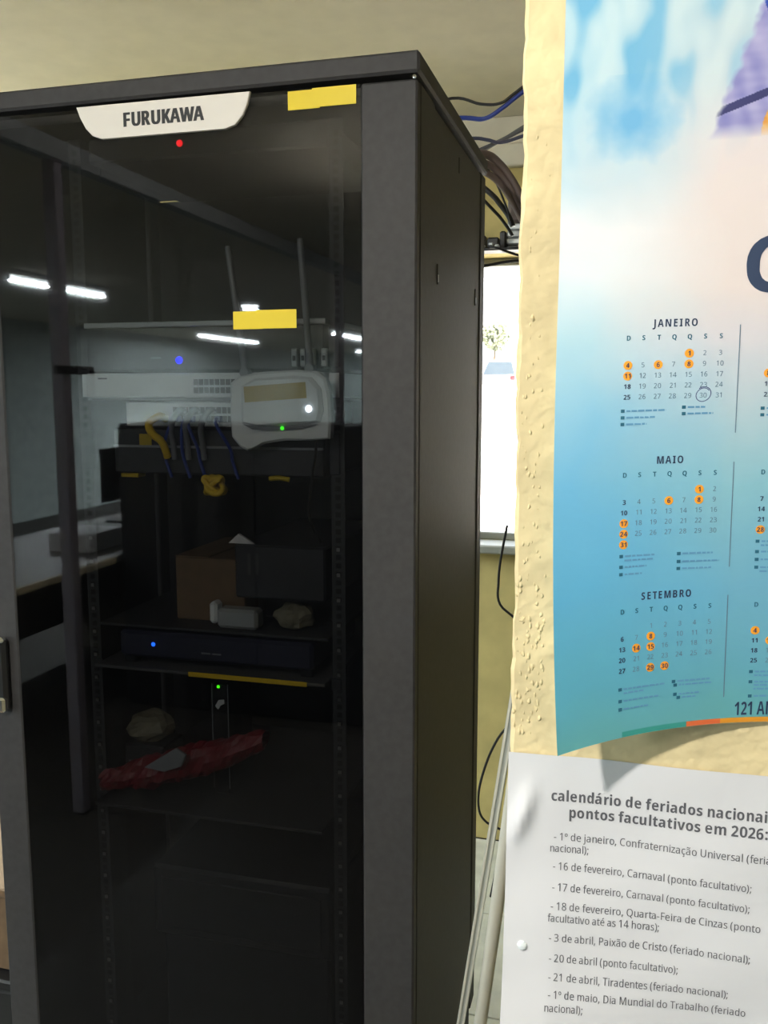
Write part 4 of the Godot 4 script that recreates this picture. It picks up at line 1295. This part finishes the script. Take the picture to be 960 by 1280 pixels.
# ------------------------------------------------------------------ the room behind, seen in the glass
func hall():
	# aluminium partition frame along the room
	var x := -1.92
	var t := thing("partition_frame", "aluminium partition frame reflected in the upper rack glass", "frame", Vector3(x, 0, 0.5))
	obj("top_rail", bx(x - 0.03, x + 0.03, 2.33, CEIL - 0.001, -1.2, 8.0, 0.003), plain(rgb(150, 154, 156), 0.5), t)
	for z in [0.06, 3.2, 5.9]:
		var po := obj("post", bx(x - 0.024, x + 0.024, 0.0, 2.329, z - 0.024, z + 0.024, 0.004), plain(rgb(128, 122, 132), 0.5), t)
		if z < 1.0: obj("door_handle", bx(x + 0.036, x + 0.056, 1.61, 1.64, z - 0.10, z + 0.12, 0.004), M.black_plastic, po)
	# a long desk below it with clutter
	t = thing("long_desk", "long wooden desk reflected low in the rack glass", "desk", Vector3(-2.9, 0, 1.5))
	obj("desk_top", bx(-3.25, -2.40, 0.72, 0.755, -0.2, 4.2, 0.004), M.desk, t)
	obj("edge_band", bx(-2.3995, -2.385, 0.722, 0.753, -0.2, 1.10, 0.003), plain(rgb(214, 200, 168), 0.5), t, "pale front edge")
	for z in [-0.1, 2.0, 4.1]:
		obj("desk_leg", bx(-3.2, -2.5, 0.0, 0.719, z - 0.02, z + 0.02), M.desk_side, t)
	obj("back_panel", bx(-3.2, -3.18, 0.2, 0.70, -0.07, 4.08), M.desk_side, t)
	for q in [[0.7, "computer monitor on the long desk reflected at lower left"], [2.2, "second computer monitor further along the reflected long desk"]]:
		var z: float = q[0]
		var m := thing("computer_monitor", q[1], "monitor", Vector3(-2.95, 0.755, z), "monitors on the long desk")
		obj("screen", bx(-3.0, -2.97, 0.90, 1.22, z - 0.26, z + 0.26, 0.006), M.black_plastic, m)
		obj("stand", bx(-3.01, -2.98, 0.77, 1.0, z - 0.03, z + 0.03, 0.003), M.black_plastic, m)
		obj("base", bx(-3.08, -2.88, 0.7555, 0.77, z - 0.1, z + 0.1, 0.004), M.black_plastic, m)
	for q in [[-2.62, 0.35, 0.05, "stack of white papers at near end of reflected desk", "paper"], [-2.68, 1.3, 0.09, "thick stack of papers in middle of reflected desk", "paper"]]:
		tag(obj("paper_stack", bx(q[0] - 0.12, q[0] + 0.12, 0.7555, 0.7555 + q[2], q[1] - 0.15, q[1] + 0.15, 0.002), M.paper), q[3], q[4], "paper stacks on the long desk")
	# dark cabinet facing the rack
	t = thing("black_cabinet", "black storage cabinet reflected as dark block in rack glass", "cabinet", Vector3(-1.65, 0, 1.4))
	obj("body", bx(-2.38, -0.95, 0.0, 1.40, 1.15, 1.60, 0.005), M.cabinet, t)
	for q in [[-2.37, -1.67], [-1.66, -0.96]]:
		var d := obj("cabinet_door", bx(q[0], q[1], 0.05, 1.36, 1.13, 1.149, 0.003), M.cabinet, t)
		obj("knob", bx(-1.70 if q[0] < -2 else -1.66, -1.69 if q[0] < -2 else -1.65, 0.7, 0.8, 1.115, 1.129, 0.002), M.zinc, d)
